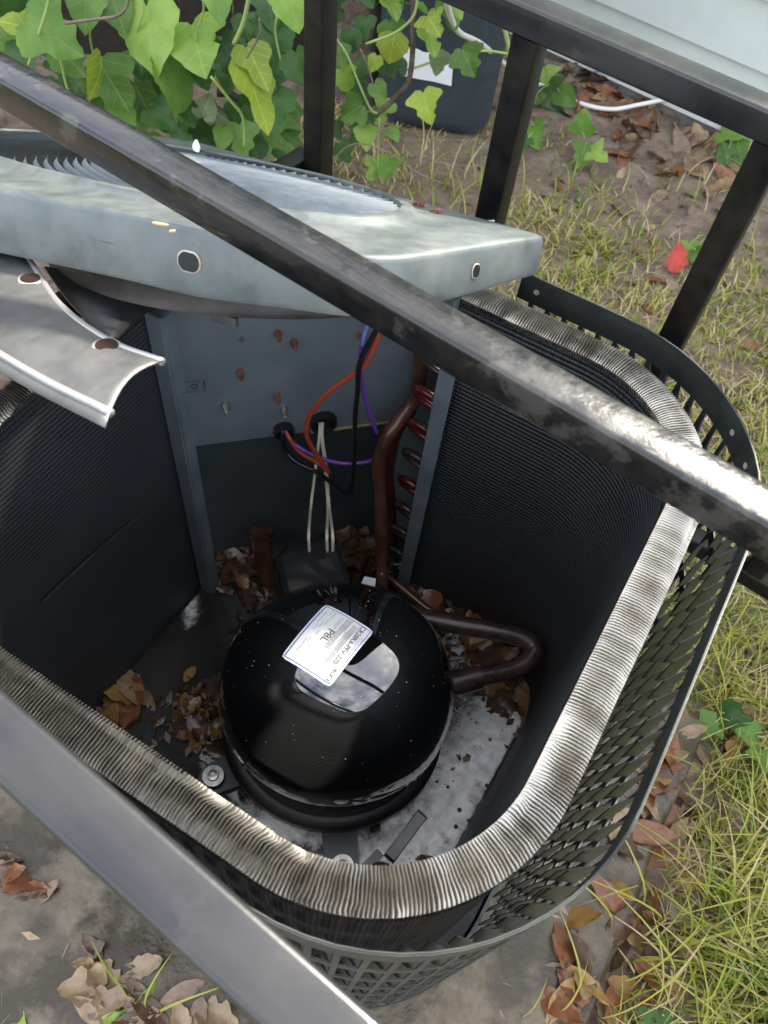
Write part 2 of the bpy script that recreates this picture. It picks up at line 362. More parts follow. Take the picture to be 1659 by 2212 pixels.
# ================================================================== SETTING
TH = math.radians(-24); U = Vector((math.cos(TH), math.sin(TH), 0)); Vv = Vector((-math.sin(TH), math.cos(TH), 0))
def uv(u, v, z=0.0): return U*u+Vv*v+Vector((0, 0, z))
PAD_Z, PAN_Z, RIM_Z = 0.055, 0.10, 0.72
PAD = (-0.80, 0.30, -0.42, 0.72)          # u0,u1,v0,v1
def in_pad(x, y, m=0.0):
    p = Vector((x, y, 0)); a, b = p.dot(U), p.dot(Vv)
    return PAD[0]-m < a < PAD[1]+m and PAD[2]-m < b < PAD[3]+m
def ground_z(x, y):
    z = 0.016*mnoise.noise((x*3, y*3, 0.3))+0.009*mnoise.noise((x*11, y*11, 4.1))+0.004*mnoise.noise((x*33, y*33, 9.1))+0.004
    if in_pad(x, y, 0.05): z = min(z, 0.018)
    return z
def coords(a, b, step):
    inner = list(np.arange(a, b+1e-6, step)); o1 = []; d = 0.12; x = a
    while x > -160: x -= d; d *= 1.6; o1.append(x)
    o2 = []; d = 0.12; x = b
    while x < 160: x += d; d *= 1.6; o2.append(x)
    return o1[::-1]+inner+o2
gx, gy = coords(-1.8, 2.2, 0.025), coords(-0.6, 4.0, 0.025)
gv = [(x, y, ground_z(x, y) if abs(x) < 4 and abs(y) < 6 else 0.0) for y in gy for x in gx]
nx_ = len(gx)
gf = [(j*nx_+i, j*nx_+i+1, (j+1)*nx_+i+1, (j+1)*nx_+i) for j in range(len(gy)-1) for i in range(nx_-1)]
def far_lawn(m):
    n, l = m.node_tree.nodes, m.node_tree.links; b = n['Principled BSDF']; src = b.inputs['Base Color'].links[0].from_socket
    g = n.new('ShaderNodeNewGeometry'); d = n.new('ShaderNodeVectorMath'); d.operation = 'DISTANCE'; d.inputs[1].default_value = (0.3, 1.2, 0); l.new(g.outputs['Position'], d.inputs[0])
    mr = n.new('ShaderNodeMapRange'); mr.inputs[1].default_value = 2.0; mr.inputs[2].default_value = 3.2; l.new(d.outputs['Value'], mr.inputs[0])
    mm = n.new('ShaderNodeMix'); mm.data_type = 'RGBA'; mm.inputs[7].default_value = (0.045, 0.07, 0.018, 1); l.new(mr.outputs[0], mm.inputs['Factor']); l.new(src, mm.inputs[6]); l.new(mm.outputs[2], b.inputs['Base Color'])
MT['ground'] = mat('ground', (0.115, 0.08, 0.058), (0.26, 0.19, 0.145), rough=0.9, scale=14, bump=0.9, bscale=60, c3=(0.20, 0.17, 0.085), s3=3.0, p3=(0.5, 0.72), bdist=0.01)
far_lawn(MT['ground'])
put(mk('ground', gv, gf, MT['ground'], smooth=True), 'bare brown soil of the yard around the unit', 'ground', kind='structure')

# concrete pad: slab with chipped, rounded top edge
def pad_mesh():
    u0, u1, v0, v1 = PAD; n = 40; loop = []
    for k in range(n): loop.append((u0+(u1-u0)*k/n, v0))
    for k in range(n): loop.append((u1, v0+(v1-v0)*k/n))
    for k in range(n): loop.append((u1-(u1-u0)*k/n, v1))
    for k in range(n): loop.append((u0, v1-(v1-v0)*k/n))
    cu, cv = (u0+u1)/2, (v0+v1)/2
    V = []; F = []
    rings = [(1.0, -0.05), (1.0, PAD_Z-0.012), (0.992, PAD_Z-0.003), (0.98, PAD_Z)]+[(s, PAD_Z) for s in (0.93, 0.85, 0.72, 0.55, 0.35, 0.15)]
    for k, (s, z) in enumerate(rings):
        for a, b in loop:
            j = 0.012*mnoise.noise((a*9, b*9, 2)) if k in (1, 2, 3) else 0
            p = uv(cu+(a-cu)*(s+j), cv+(b-cv)*(s+j), z)
            if k >= 3: p.z += 0.0025*mnoise.noise((p.x*7, p.y*7, 1.7))
            V.append(p)
    m = len(loop)
    for k in range(len(rings)-1): F += [(k*m+i, k*m+(i+1) % m, (k+1)*m+(i+1) % m, (k+1)*m+i) for i in range(m)]
    F.append(tuple(range((len(rings)-1)*m, len(rings)*m)))
    return V, F
pv, pf = pad_mesh()
put(mk('concrete_pad', pv, pf, MT['concrete'], smooth=True), 'wet muddy concrete slab carrying the unit', 'concrete pad', kind='structure')

# house wall with lap siding
HA, HB = at(1197, 142, 0.0), at(1446, 258, 0.0)
hd = (HB-HA); hd.z = 0; hd.normalize(); hn = Vector((hd.y, -hd.x, 0))
if hn.y > 0: hn = -hn
def hz(px, py): return atp(px, py, HA, hn).z
z_trim0, z_l1 = hz(1350, 185), hz(1490, 84)
lap = max(0.10, z_l1-z_trim0-0.03)
house = thing('house', HA, 'pale grey-green house wall with horizontal lap siding behind the yard', 'house')
a0 = HA-hd*1.6; LEN = 7.5
v, f = boxg(a0-hn*0.16-Vector((0, 0, 0.1)), hd*LEN, hn*0.145, Vector((0, 0, 0.1+z_trim0)))
mk('foundation', v, f, MT['foundation'], house)
v, f = boxg(a0+Vector((0, 0, z_trim0))-hn*0.1, hd*LEN, hn*0.105, Vector((0, 0, 0.028)))
mk('starter_trim', v, f, MT['trim'], house)
zb = z_trim0+0.030
for k in range(16):
    b0 = a0+Vector((0, 0, zb+k*lap))
    V = [b0+hn*0.012, b0+hn*0.012+hd*LEN, b0+hd*LEN-hn*0.004+Vector((0, 0, lap+0.006)), b0-hn*0.004+Vector((0, 0, lap+0.006))]
    W = [p-hn*0.014 for p in V]
    W[0] = V[0]-hn*0.03; W[1] = V[1]-hn*0.03; W[2] = V[2]-hn*0.012; W[3] = V[3]-hn*0.012
    mk('siding_board', V+W, [(0,1,2,3),(4,7,6,5),(0,4,5,1),(1,5,6,2),(2,6,7,3),(3,7,4,0)], MT['siding'], house)
v, f = boxg(a0-hn*0.2+Vector((0, 0, z_trim0)), hd*LEN, hn*0.16, Vector((0, 0, lap*16+0.1)))
mk('wall', v, f, MT['siding'], house)

# dark board fence behind the vines
fence = thing('fence', Vector((-1.3, 2.25, 0)), 'dark brown board fence in shade behind the leafy vine', 'fence')
f0, f1 = Vector((-2.9, 1.95, 0)), Vector((-0.33, 2.42, 0)); fd = (f1-f0); FL = fd.length; fd.normalize(); fn_ = Vector((fd.y, -fd.x, 0))
nb = int(FL/0.14)
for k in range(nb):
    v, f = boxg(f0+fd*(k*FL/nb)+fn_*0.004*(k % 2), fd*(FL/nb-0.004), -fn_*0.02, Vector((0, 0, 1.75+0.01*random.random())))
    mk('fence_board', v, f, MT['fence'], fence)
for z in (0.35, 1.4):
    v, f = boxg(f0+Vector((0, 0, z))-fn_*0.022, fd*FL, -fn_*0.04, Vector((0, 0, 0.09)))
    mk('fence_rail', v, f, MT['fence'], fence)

# ================================================================== CONDENSER UNIT
unit = thing('condenser_unit', uv(-0.23, 0.38, PAD_Z), 'opened outdoor air conditioning condenser with curved finned coil and louvered guard', 'air conditioner')
def rounded_path(cs, radii, step, start, end):
    """open path start -> corners -> end with rounded corners, resampled"""
    pts = [Vector(start)]
    seq = [Vector(start)]+[Vector(c) for c in cs]+[Vector(end)]
    for i in range(1, len(seq)-1):
        P, A, B, r = seq[i], (seq[i-1]-seq[i]).normalized(), (seq[i+1]-seq[i]).normalized(), radii[i-1]
        p1, p2 = P+A*r, P+B*r; c = P+A*r+B*r
        for k in range(25):
            t = k/24*math.pi/2
            pts.append(c-B*r*math.cos(t)-A*r*math.sin(t))
    pts.append(Vector(end))
    L = [0]
    for a, b in zip(pts, pts[1:]): L.append(L[-1]+(b-a).length)
    n = max(2, int(L[-1]/step)); out = []
    P = np.array(pts)
    for k in range(n+1):
        s = L[-1]*k/n
        out.append(Vector((np.interp(s, L, P[:, 0]), np.interp(s, L, P[:, 1]))).to_3d())
    return out, L[-1]
def frames(path):
    m = len(path); T = []; Nn = []
    for i in range(m):
        t = (path[min(i+1, m-1)]-path[max(i-1, 0)]); t.normalize()
        T.append(t); Nn.append(Vector((t.y, -t.x, 0)))
    return T, Nn
# coil centre line in (u,v); going left wall -> L -> F -> R -> end, so Nn points outward
coil_uv, coil_len = rounded_path([(-0.52, 0.086), (0.060, 0.086), (0.060, 0.668)], [0.13, 0.148, 0.150], 0.0029, (-0.52, 0.455), (-0.238, 0.668))
HT = 0.0160
def coil_wall():
    path = coil_uv[::4]
    if (path[-1]-coil_uv[-1]).length > 1e-6: path.append(coil_uv[-1])
    T, Nn = frames(path); V = []; F = []; UVs = []
    s = 0; zs = [PAN_Z+0.004, 0.3, 0.5, RIM_Z-0.012]
    for i, p in enumerate(path):
        if i: s += (p-path[i-1]).length
        for off in (-HT+0.001, HT-0.001):
            q = p+Nn[i]*off
            for z in zs: V.append(uv(q.x, q.y, z)); UVs.append((s, z))
    k = len(zs); W = 2*k
    for i in range(len(path)-1):
        for j in range(k-1):
            F.append((i*W+j, i*W+j+1, (i+1)*W+j+1, (i+1)*W+j))
            F.append((i*W+k+j, (i+1)*W+k+j, (i+1)*W+k+j+1, i*W+k+j+1))
        F.append((i*W+k-1, i*W+2*k-1, (i+1)*W+2*k-1, (i+1)*W+k-1))
    e = (len(path)-1)*W
    F.append(tuple(list(range(0, k))+list(range(2*k-1, k-1, -1)))); F.append(tuple(list(range(e+k-1, e-1, -1))+list(range(e+k, e+2*k))))
    return V, F, UVs
cv_, cf_, cu_ = coil_wall()
coil = mk('coil', cv_, cf_, MT['ribbed'], unit, smooth=False, uvs=cu_)
coil.data.polygons.foreach_set('use_smooth', np.ones(len(coil.data.polygons), dtype=bool)); coil.data.set_sharp_from_angle(angle=math.radians(40))
coil['label'] = 'black finned coil wrapped round the inside of the unit'

def nz1(x, s=0): return mnoise.noise((x, s*7.31+0.5, 3.7))
def fins():
    """bright bent tops of the thin aluminium fins"""
    T, Nn = frames(coil_uv); mb = MB(); s = 0
    ts = [-1.0, -0.8, -0.35, 0.1, 0.55, 0.85, 1.0]
    rows = [(-0.030, 0), (-0.010, 0.0), (-0.004, 0.35), (-0.0008, 0.8), (0.0, 1.0)]
    for i, p in enumerate(coil_uv):
        if i: s += (p-coil_uv[i-1]).length
        lean0 = 0.0035*(0.95+0.12*nz1(s*14, 1)+0.35*nz1(s*90, 2))
        gap = nz1(s*26, 3)
        crush_in = max(0.0, nz1(s*8.0, 4)-0.05)*2.4     # stretches of flattened inner corners
        crush_out = max(0.0, nz1(s*10.0, 6)-0.12)*1.8
        V = []
        for dz, k in rows:
            for t in ts:
                q = p+Nn[i]*(t*HT*1.02)
                rd = 0.0030*max(0, abs(t)-0.5)**2/0.25          # rounded shoulders
                ln = lean0*(1+0.35*nz1(s*40, t+5))
                extra = 0
                if t < -0.6: ln += crush_in*0.010*(0.6+0.8*nz1(s*120, 8)); extra = crush_in*0.020*(0.5+0.7*nz1(s*60, 9))
                if t > 0.7: ln += crush_out*0.008*nz1(s*110, 10); extra += crush_out*0.008*(0.6+0.8*nz1(s*70, 13))
                wob = 0.0007*nz1(s*160+t*1.3, 11)+0.0005*nz1(s*45+t*0.8, 12)
                q2 = q+T[i]*(ln*k+wob)
                V.append(uv(q2.x, q2.y, RIM_Z+dz-(rd+max(0, extra))*(0.2+0.8*k)))
        n = len(ts); F = []; fm = []
        base = len(mb.v); mb.v += [tuple(a) for a in V]
        for r in range(len(rows)-1):
            for c in range(n-1):
                mb.f.append((base+r*n+c, base+r*n+c+1, base+(r+1)*n+c+1, base+(r+1)*n+c)); mb.m.append(1 if r == 0 else 0)
    return mb
fin_o = fins().build('fins', MT['alu'], coil, mats=[MT['alu'], MT['finblack']], smooth=True)
put(fin_o, 'bent bright aluminium fins along the top of the coil', kind='stuff')

# coil end plates
def plate(name, a, b, z0, z1, th, m, parent, lip=None):
    a, b = Vector(a), Vector(b); d = (b-a).normalized(); n = Vector((d.y, -d.x, 0))
    v, f = boxg(Vector((a.x, a.y, z0))-n*th/2, (b-a), n*th, Vector((0, 0, z1-z0)))
    return mk(name, v, f, m, parent)
e0 = uv(-0.2385, 0.6465); e1 = uv(-0.2385, 0.690)
mb = MB()
v, f = boxg(uv(-0.2415, 0.640, PAN_Z+0.004), U*0.0025, Vv*0.052, Vector((0, 0, RIM_Z-PAN_Z-0.004))); mb.add(v, f)
v, f = boxg(uv(-0.2415, 0.6378, PAN_Z+0.004), U*0.021, Vv*0.002, Vector((0, 0, RIM_Z-0.055-PAN_Z))); mb.add(v, f)
mb.build('coil_end_plate', MT['grey_post'], unit)
# left corner post: folded grey channel at the coil's other end
mb = MB()
for (a, b, c, d, zt) in (((-0.502, 0.452), (0.020, 0.0), (0, 0.0025), 0, 0.70), ((-0.5015, 0.4545), (-0.0025, 0.0), (0, 0.034), 0, 0.70), ((-0.482, 0.4545), (0.0025, 0), (0, 0.016), 0, 0.70)):
    P = uv(a[0], a[1], PAN_Z+0.003); mb.add(*boxg(P, U*b[0]+Vv*b[1] if (b[0] or b[1]) else U*0.002, U*c[0]+Vv*c[1], Vector((0, 0, zt-PAN_Z))))
mb.build('corner_post', MT['grey_post'], unit)

# service panel across the back corner
PN0, PN1 = Vector((-0.325, 0.658, 0)), Vector((0.075, 0.805, 0)); pdir = (PN1-PN0).normalized(); pn = Vector((pdir.y, -pdir.x, 0))   # pn points to the camera
def onp(px, py, off=0.0): return atp(px, py, PN0+pn*off, pn)
SEAM = 0.403
v, f = boxg(PN0-pn*0.003+Vector((0, 0, SEAM)), PN1-PN0, pn*0.003, Vector((0, 0, 0.735-SEAM)))
mk('service_panel', v, f, MT['panel'], unit)['label'] = 'blue-grey upper service panel inside the unit'
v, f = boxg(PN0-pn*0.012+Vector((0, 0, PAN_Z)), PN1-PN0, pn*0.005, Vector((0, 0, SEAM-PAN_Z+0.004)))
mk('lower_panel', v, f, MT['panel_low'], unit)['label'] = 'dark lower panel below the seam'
v, f = boxg(PN0-pn*0.008+pdir*0.22+Vector((0, 0, SEAM-0.003)), pdir*0.18, pn*0.009, Vector((0, 0, 0.004)))
mk('seam_strip', v, f, mat('seam', (0.45, 0.40, 0.12), (0.3, 0.2, 0.08), rough=0.5, scale=90), unit)
# outer corner box behind the panel (control compartment walls)
mb = MB()
c0, c1, c2 = uv(-0.58, 0.46), uv(-0.58, 0.722), uv(-0.20, 0.722)
for a, b in ((c0, c1), (c1, c2)):
    d = (b-a); n_ = Vector((-d.y, d.x, 0)).normalized()
    mb.add(*boxg(Vector((a.x, a.y, PAN_Z)), d, n_*0.002, Vector((0, 0, 0.46))))
mb.build('control_box_wall', MT['grey_post'], unit)
# screw tips poking through the panel
for k, (px, py) in enumerate([(518, 800), (600, 717), (634, 736), (598, 852), (487, 871), (612, 880), (775, 722), (520, 728)]):
    P = onp(px, py); rusty = k in (0, 1, 2, 3, 6)
    prof = [(0.0042, 0), (0.0042, 0.006), (0.0034, 0.007), (0.0040, 0.009), (0.0030, 0.011), (0.0032, 0.013), (0.0, 0.019)]
    s_ = 1.0 if k < 6 else 0.6
    v, f = latheg(P, [(r*s_, z*s_) for r, z in prof], 10, axis=pn.to_track_quat('Z', 'Y').to_matrix())
    mk('screw', v, f, MT['rust'] if rusty else MT['steel'], unit, autosmooth=40)
# stamped square mark and letters
P = onp(420, 834)
mb = MB()
for a, b in (((-1, -1), (1, -1)), ((1, -1), (1, 1)), ((1, 1), (-1, 1)), ((-1, 1), (-1, -1))):
    A = P+pdir*a[0]*0.0125+Vector((0, 0, a[1]*0.0095))+pn*0.0008; B = P+pdir*b[0]*0.0125+Vector((0, 0, b[1]*0.0095))+pn*0.0008
    mb.add(*pipeg([A, B], 0.0008, 6))
mb.add(*pipeg([P+pdir*0.004*math.cos(t)+Vector((0, 0, 0.004*math.sin(t)))+pn*0.0008 for t in np.linspace(0, 2*math.pi, 13)], 0.0007, 6))
mb.build('stamped_mark', MT['panel_low'], unit)
# rubber grommets
gq = pn.to_track_quat('Z', 'Y').to_matrix()
for (px, py, R) in ((612, 925, 0.0145), (697, 907, 0.0195)):
    v, f = latheg(onp(px, py), [(R*0.95, 0), (R, 0.004), (R*0.92, 0.011), (R*0.7, 0.012), (R*0.62, 0.008), (R*0.58, 0.0005)], 24, axis=gq)
    mk('grommet', v, f, MT['rubber'], unit, autosmooth=35)

# base pan: floor with raised ribs and rim
def pan():
    path, _ = rounded_path([(-0.572, 0.060), (0.114, 0.060), (0.114, 0.72)], [0.16, 0.20, 0.195], 0.02, (-0.572, 0.72), (-0.572, 0.721))
    loop = [(p.x, p.y) for p in path]; cu, cv = -0.235, 0.38
    V = []; F = []; m = len(loop)
    for s, z in ((1.0, PAD_Z+0.001), (1.0, PAN_Z+0.006), (0.985, PAN_Z+0.008), (0.975, PAN_Z-0.002), (0.9, PAN_Z-0.003), (0.7, PAN_Z-0.001), (0.45, PAN_Z), (0.2, PAN_Z)):
        for a, b in loop: V.append(uv(cu+(a-cu)*s, cv+(b-cv)*s, z))
    for k in range(7): F += [(k*m+i, k*m+(i+1) % m, (k+1)*m+(i+1) % m, (k+1)*m+i) for i in range(m)]
    F.append(tuple(range(7*m, 8*m)))
    return V, F
v, f = pan(); bp = mk('base_pan', v, f, MT['pan'], unit, autosmooth=35)
for (A, B, w, h) in ((at(905, 1770, PAN_Z), at(845, 1850, PAN_Z), 0.026, 0.013), (at(815, 1850, PAN_Z), at(770, 1895, PAN_Z), 0.022, 0.010), (at(330, 1560, PAN_Z), at(300, 1700, PAN_Z), 0.03, 0.006), (at(860, 1300, PAN_Z), at(980, 1340, PAN_Z), 0.03, 0.008)):
    d = (B-A).normalized(); s = Vector((-d.y, d.x, 0)); V = []; 
    for e_, inset in ((0, 1.0), (h, 0.55)):
        for P, sg in ((A, -1), (B, 1)):
            for q in (-1, 1): V.append(P+d*sg*(0.018 if e_ == 0 else 0.004)+s*q*w*inset*0.5+Vector((0, 0, e_-0.004 if e_ == 0 else e_)))
    F = [(0, 1, 5, 4), (1, 3, 7, 5), (3, 2, 6, 7), (2, 0, 4, 6), (4, 5, 7, 6)]
    mk('pan_rib', V, F, MT['pan'], bp)

# louvered guard
guard_uv, guard_len = rounded_path([(-0.575, 0.054), (0.121, 0.054), (0.121, 0.724)], [0.16, 0.205, 0.20], 0.0205, (-0.575, 0.20), (-0.20, 0.724))
GT = 0.7225; ROWS = 7; RP = 0.080; BAND = 0.036; BAR = 0.014
def guard_sheet():
    T, Nn = frames(guard_uv); mb = MB(); th = 0.0016
    def pt(i, fr, z, off):
        p = guard_uv[i].lerp(guard_uv[min(i+1, len(guard_uv)-1)], fr); n = Nn[i].lerp(Nn[min(i+1, len(guard_uv)-1)], fr)
        q = p+n*off; return uv(q.x, q.y, z)
    def quad(i, f0, f1, z0, z1):
        V = [pt(i, f0, z0, 0), pt(i, f1, z0, 0), pt(i, f1, z1, 0), pt(i, f0, z1, 0), pt(i, f0, z0, th), pt(i, f1, z0, th), pt(i, f1, z1, th), pt(i, f0, z1, th)]
        mb.add(V, [(0,3,2,1),(4,5,6,7),(0,1,5,4),(1,2,6,5),(2,3,7,6),(3,0,4,7)])
    for i in range(len(guard_uv)-1):
        quad(i, 0, 1, GT-BAND, GT)
        for r in range(ROWS):
            zt = GT-BAND-r*RP
            quad(i, 0, 0.26, zt-RP+BAR, zt)
            quad(i, 0, 1, zt-RP, zt-RP+BAR)
    return mb
guard = guard_sheet().build('louvered_guard', MT['black_steel'], unit)
guard['label'] = 'black sheet steel guard punched with rows of upright louvers'
# rolled bright top edge
T_, N_ = frames(guard_uv)
mk('guard_edge', *pipeg([uv(p.x, p.y, GT) for p in guard_uv], 0.0009, 6), MT['black_steel'], guard, smooth=True)
# one louver: bent blade with a slanted top
lw, lh = 0.0180, RP-BAR-0.001
def louver_geo():
    a = math.radians(42); dx, dy = math.cos(a)*lw, math.sin(a)*lw; hx = 0.0150
    # local: x along the sheet, y inward, z up; hinge at x=0
    o = [(hx, 0, 0.0), (hx-dx*0.45, dy*0.52, 0.006), (hx-dx, dy, 0.011), (hx-dx, dy, lh-0.012), (hx-dx*0.45, dy*0.52, lh-0.006), (hx, 0, lh)]
    V = o+[(x-0.0004, y-0.0009, z) for x, y, z in o]
    F = [(0, 1, 4, 5), (1, 2, 3, 4), (11, 10, 7, 6), (10, 9, 8, 7)]+[(i, i+6, (i+1) % 6+6, (i+1) % 6) for i in range(6)]
    return V, F
LV, LF = louver_geo()
louver_me = meshdata('louver', LV, LF, MT['black_steel'])
slots = []
for i in range(len(guard_uv)-1):
    p = guard_uv[i].lerp(guard_uv[i+1], 0.26); t = (guard_uv[i+1]-guard_uv[i]).normalized(); inn = Vector((-t.y, t.x, 0))
    for r in range(ROWS):
        z = GT-BAND-r*RP-(RP-BAR)
        X, Y = U*t.x+Vv*t.y, U*inn.x+Vv*inn.y
        o = uv(p.x, p.y, z)
        mw = Matrix(((X.x, Y.x, 0, o.x), (X.y, Y.y, 0, o.y), (0, 0, 1, o.z), (0, 0, 0, 1)))
        vis = r*0.10+(0.9 if p.x < -0.16 else 0)-(0.25 if (p.x > 0.0 and p.y < 0.2) else 0)+(0.4 if p.y > 0.66 else 0)
        slots.append((vis, mw))
slots.sort(key=lambda a: a[0])
for vis, mw in slots[:298]: inst('louver', louver_me, mw, guard)
mb = MB()
for vis, mw in slots[298:]: mb.add([mw @ Vector(p) for p in LV], LF)
put(mb.build('louvers', MT['black_steel'], guard), kind='stuff')
# screw holes along the guard's top band (drawn as small pale discs)
GH = [uv(p.x, p.y, GT-0.018) for p in guard_uv]
SPECK = mat('hole_light', (0.35, 0.28, 0.18), rough=0.6)
def gproj(P):
    v = RW.T @ (np.array(P)-CPOS); return (v[0]/v[2]*FPX+PW/2, v[1]/v[2]*FPX+PH/2)
for (px, py) in ((1154, 613), (1583, 945), (1603, 993)):
    i = min(range(len(GH)), key=lambda k: math.hypot(gproj(GH[k])[0]-px, gproj(GH[k])[1]-py))
    P = Vector(CPOS+ray(px, py)*((GH[i]-Vector(CPOS)).length/np.linalg.norm(ray(px, py))))
    nn_ = Vector((N_[i].x, N_[i].y, 0)); nw = -(U*nn_.x+Vv*nn_.y)
    mk('screw_hole', *latheg(GH[i]+nw*0.0006+Vector((0, 0, P.z*0)), [(0.0034, 0.0), (0.0034, 0.0008), (0.002, 0.001), (0, 0.0002)], 10, axis=nw.to_track_quat('Z', 'Y').to_matrix()), SPECK, guard)
# pale scratch across the left inner coil face
sa, sb = atp(303, 1112, uv(-0.4995, 0.3), U), atp(95, 1300, uv(-0.4995, 0.3), U)
dsc = (sb-sa); nsc = Vector((0, 0, 1)).cross(U); V = []; F = []
for i in range(13):
    t = i/12; c = sa+dsc*t+Vector((0, 0, 0.004*math.sin(3*t))); w = 0.0008+0.0055*t**2*(1-0.5*t)
    V += [c+Vector((0, 0, w)), c-Vector((0, 0, w))]
mk('scratch', V, [(2*i, 2*i+1, 2*i+3, 2*i+2) for i in range(12)], mat('scratch', (0.075, 0.077, 0.077), (0.012, 0.014, 0.015), rough=0.6, scale=220, detail=8), coil)

# refrigerant pipework
BZ = 0.27
def pxp(lst): return [at(a, b, z) for a, b, z in lst]
suc = catmull([Vector((0.118, 0.452, 0.250))]+pxp([(1045, 1460, 0.250), (1095, 1450, 0.250), (1135, 1432, 0.252), (1153, 1402, 0.255), (1125, 1378, 0.258), (1060, 1362, 0.258), (980, 1348, 0.255), (900, 1330, 0.25), (840, 1300, 0.24), (800, 1270, 0.2)]), 8)
sp = mk('suction_pipe', *pipeg(suc, 0.0135, 14), MT['copper_dark'], unit, smooth=True)
mk('pipe_coupling', *pipeg([suc[1], suc[7]], 0.0172, 16), MT['copper_dark'], sp, autosmooth=40)
dis = catmull([at(826, 1300, 0.22), onp(824, 1240, 0.13), onp(824, 1150, 0.10), onp(820, 1050, 0.075), onp(818, 1000, 0.068), onp(833, 950, 0.064), onp(868, 900, 0.05), onp(896, 862, 0.042), onp(905, 820, 0.036), onp(912, 760, 0.033), onp(918, 700, 0.03)], 8)
mk('discharge_pipe', *pipeg(dis, 0.0098, 14), MT['copper_brown'], unit, smooth=True)
dis2 = catmull([onp(850, 1180, 0.06), onp(846, 1080, 0.05), onp(840, 1000, 0.04), onp(862, 930, 0.032), onp(893, 880, 0.026), onp(905, 820, 0.02), onp(914, 740, 0.018)], 8)
mk('discharge_pipe', *pipeg(dis2, 0.0065, 12), MT['copper_red'], unit, smooth=True)
mk('liquid_line', *pipeg(catmull([at(830, 1240, 0.13), at(880, 1280, 0.125), at(930, 1320, 0.12), at(990, 1350, 0.115)], 6), 0.007, 10), MT['copper_brown'], unit, smooth=True)
# return bends at the coil end
for k in range(9):
    z = 0.655-k*0.064
    pts = []
    for t in np.linspace(0, math.pi, 13):
        pts.append((0.020*math.sin(t)+0.012, 0.0155*math.cos(t)))
    pts = [(0.0, 0.0155)]+pts+[(0.0, -0.0155)]
    P = [uv(-0.2405-a*1.15, 0.664-b*0.35, z+b+a*0.25) for a, b in pts]
    mk('return_bend', *pipeg(P, 0.0056, 10), MT['copper_red'] if k in (0, 2, 3, 5) else MT['copper_dark'], unit, smooth=True)
# stub of a brown filter pipe standing in the back left corner of the pan
st = catmull([at(582, 1262, 0.105), at(575, 1225, 0.13), at(566, 1180, 0.165), at(563, 1148, 0.19)], 5)
mk('pipe_stub', *pipeg(st, lambda t: 0.0155+0.004*(t > 0.9), 14), MT['copper_brown'], unit, autosmooth=50)

# ================================================================== COMPRESSOR
CX, CY = -0.028, 0.420
comp = thing('compressor', Vector((CX, CY, PAN_Z)), 'glossy black domed compressor with a white rating label inside the unit', 'compressor')
CR_ = math.radians(9)
DZ0, DR, DH = 0.256, 0.153, 0.148           # dome seat, radius, height
def dome_z(rr):                             # height over the seat at relative radius
    rr = min(1.0, rr); return DH*(1-rr**2.45)**0.545
DSH = (0.024, -0.010)                       # the crown sits forward and to the right of the seat
def dome_pt(x, y, off=0.0):
    qx, qy = x-CX, y-CY
    for _ in range(25):
        k = max(0.0, 1-(math.hypot(qx/1.03, qy/0.965)/DR)**2); qx, qy = x-CX-DSH[0]*k, y-CY-DSH[1]*k
    return Vector((x, y, DZ0+dome_z(math.hypot(qx/1.03, qy/0.965)/DR)+off))
prof = [(0.143, -0.030), (0.1505, -0.028), (0.153, -0.022)]+[(0.153, -0.006)]
for k in range(1, 30):
    rr = math.cos(k/29*math.pi/2); prof.append((DR*max(rr, 0.0), dome_z(rr)))
prof[-1] = (0.0, DH)
v, f = latheg((CX, CY, DZ0), prof, 72, 1.03, 0.965)
for k_, p_ in enumerate(v):
    r_k = prof[k_//72][0]/DR if k_//72 > 3 else 1.0
    v[k_] = p_+Vector((DSH[0], DSH[1], 0))*max(0, 1-r_k**2)
dome = mk('dome', v, f, MT['gloss_black'], comp, smooth=True)
v, f = latheg((CX, CY, PAN_Z), [(0.118, 0.016), (0.136, 0.022), (0.141, 0.04), (0.142, 0.135), (0.13, 0.14)], 64, 1.03, 0.965)
mk('lower_shell', v, f, MT['shell_low'], comp, autosmooth=40)
v, f = latheg((CX, CY, PAN_Z), [(0.13, 0.012), (0.150, 0.013), (0.157, 0.019), (0.157, 0.030), (0.150, 0.036), (0.139, 0.037)], 64, 1.03, 0.965)
mk('base_ring', v, f, MT['matte_black'], comp, autosmooth=40)
# terminal cover: black box with chamfered corners behind the dome
tcen = at(668, 1226, 0.305); tf = Vector((tcen.x-CX, tcen.y-CY, 0)).normalized(); ts_ = Vector((tf.y, -tf.x, 0))
out2 = [(-0.047, -0.075), (0.047, -0.075), (0.047, 0.012), (0.026, 0.036), (-0.026, 0.036), (-0.047, 0.012)]
V = []; n6 = len(out2)
for s, z in ((0.96, 0.20), (1.0, 0.215), (1.0, 0.325), (0.95, 0.332), (0.80, 0.336)):
    V += [Vector((tcen.x, tcen.y, 0))+ts_*a*s+tf*(b*s)+Vector((0, 0, z-0.04*max(0, b*s)/0.036*0.25)) for a, b in out2]
F = [(k*n6+i, k*n6+(i+1) % n6, (k+1)*n6+(i+1) % n6, (k+1)*n6+i) for k in range(4) for i in range(n6)]+[tuple(range(4*n6, 5*n6)), tuple(range(n6-1, -1, -1))]
mk('terminal_cover', V, F, MT['matte_black'], comp)
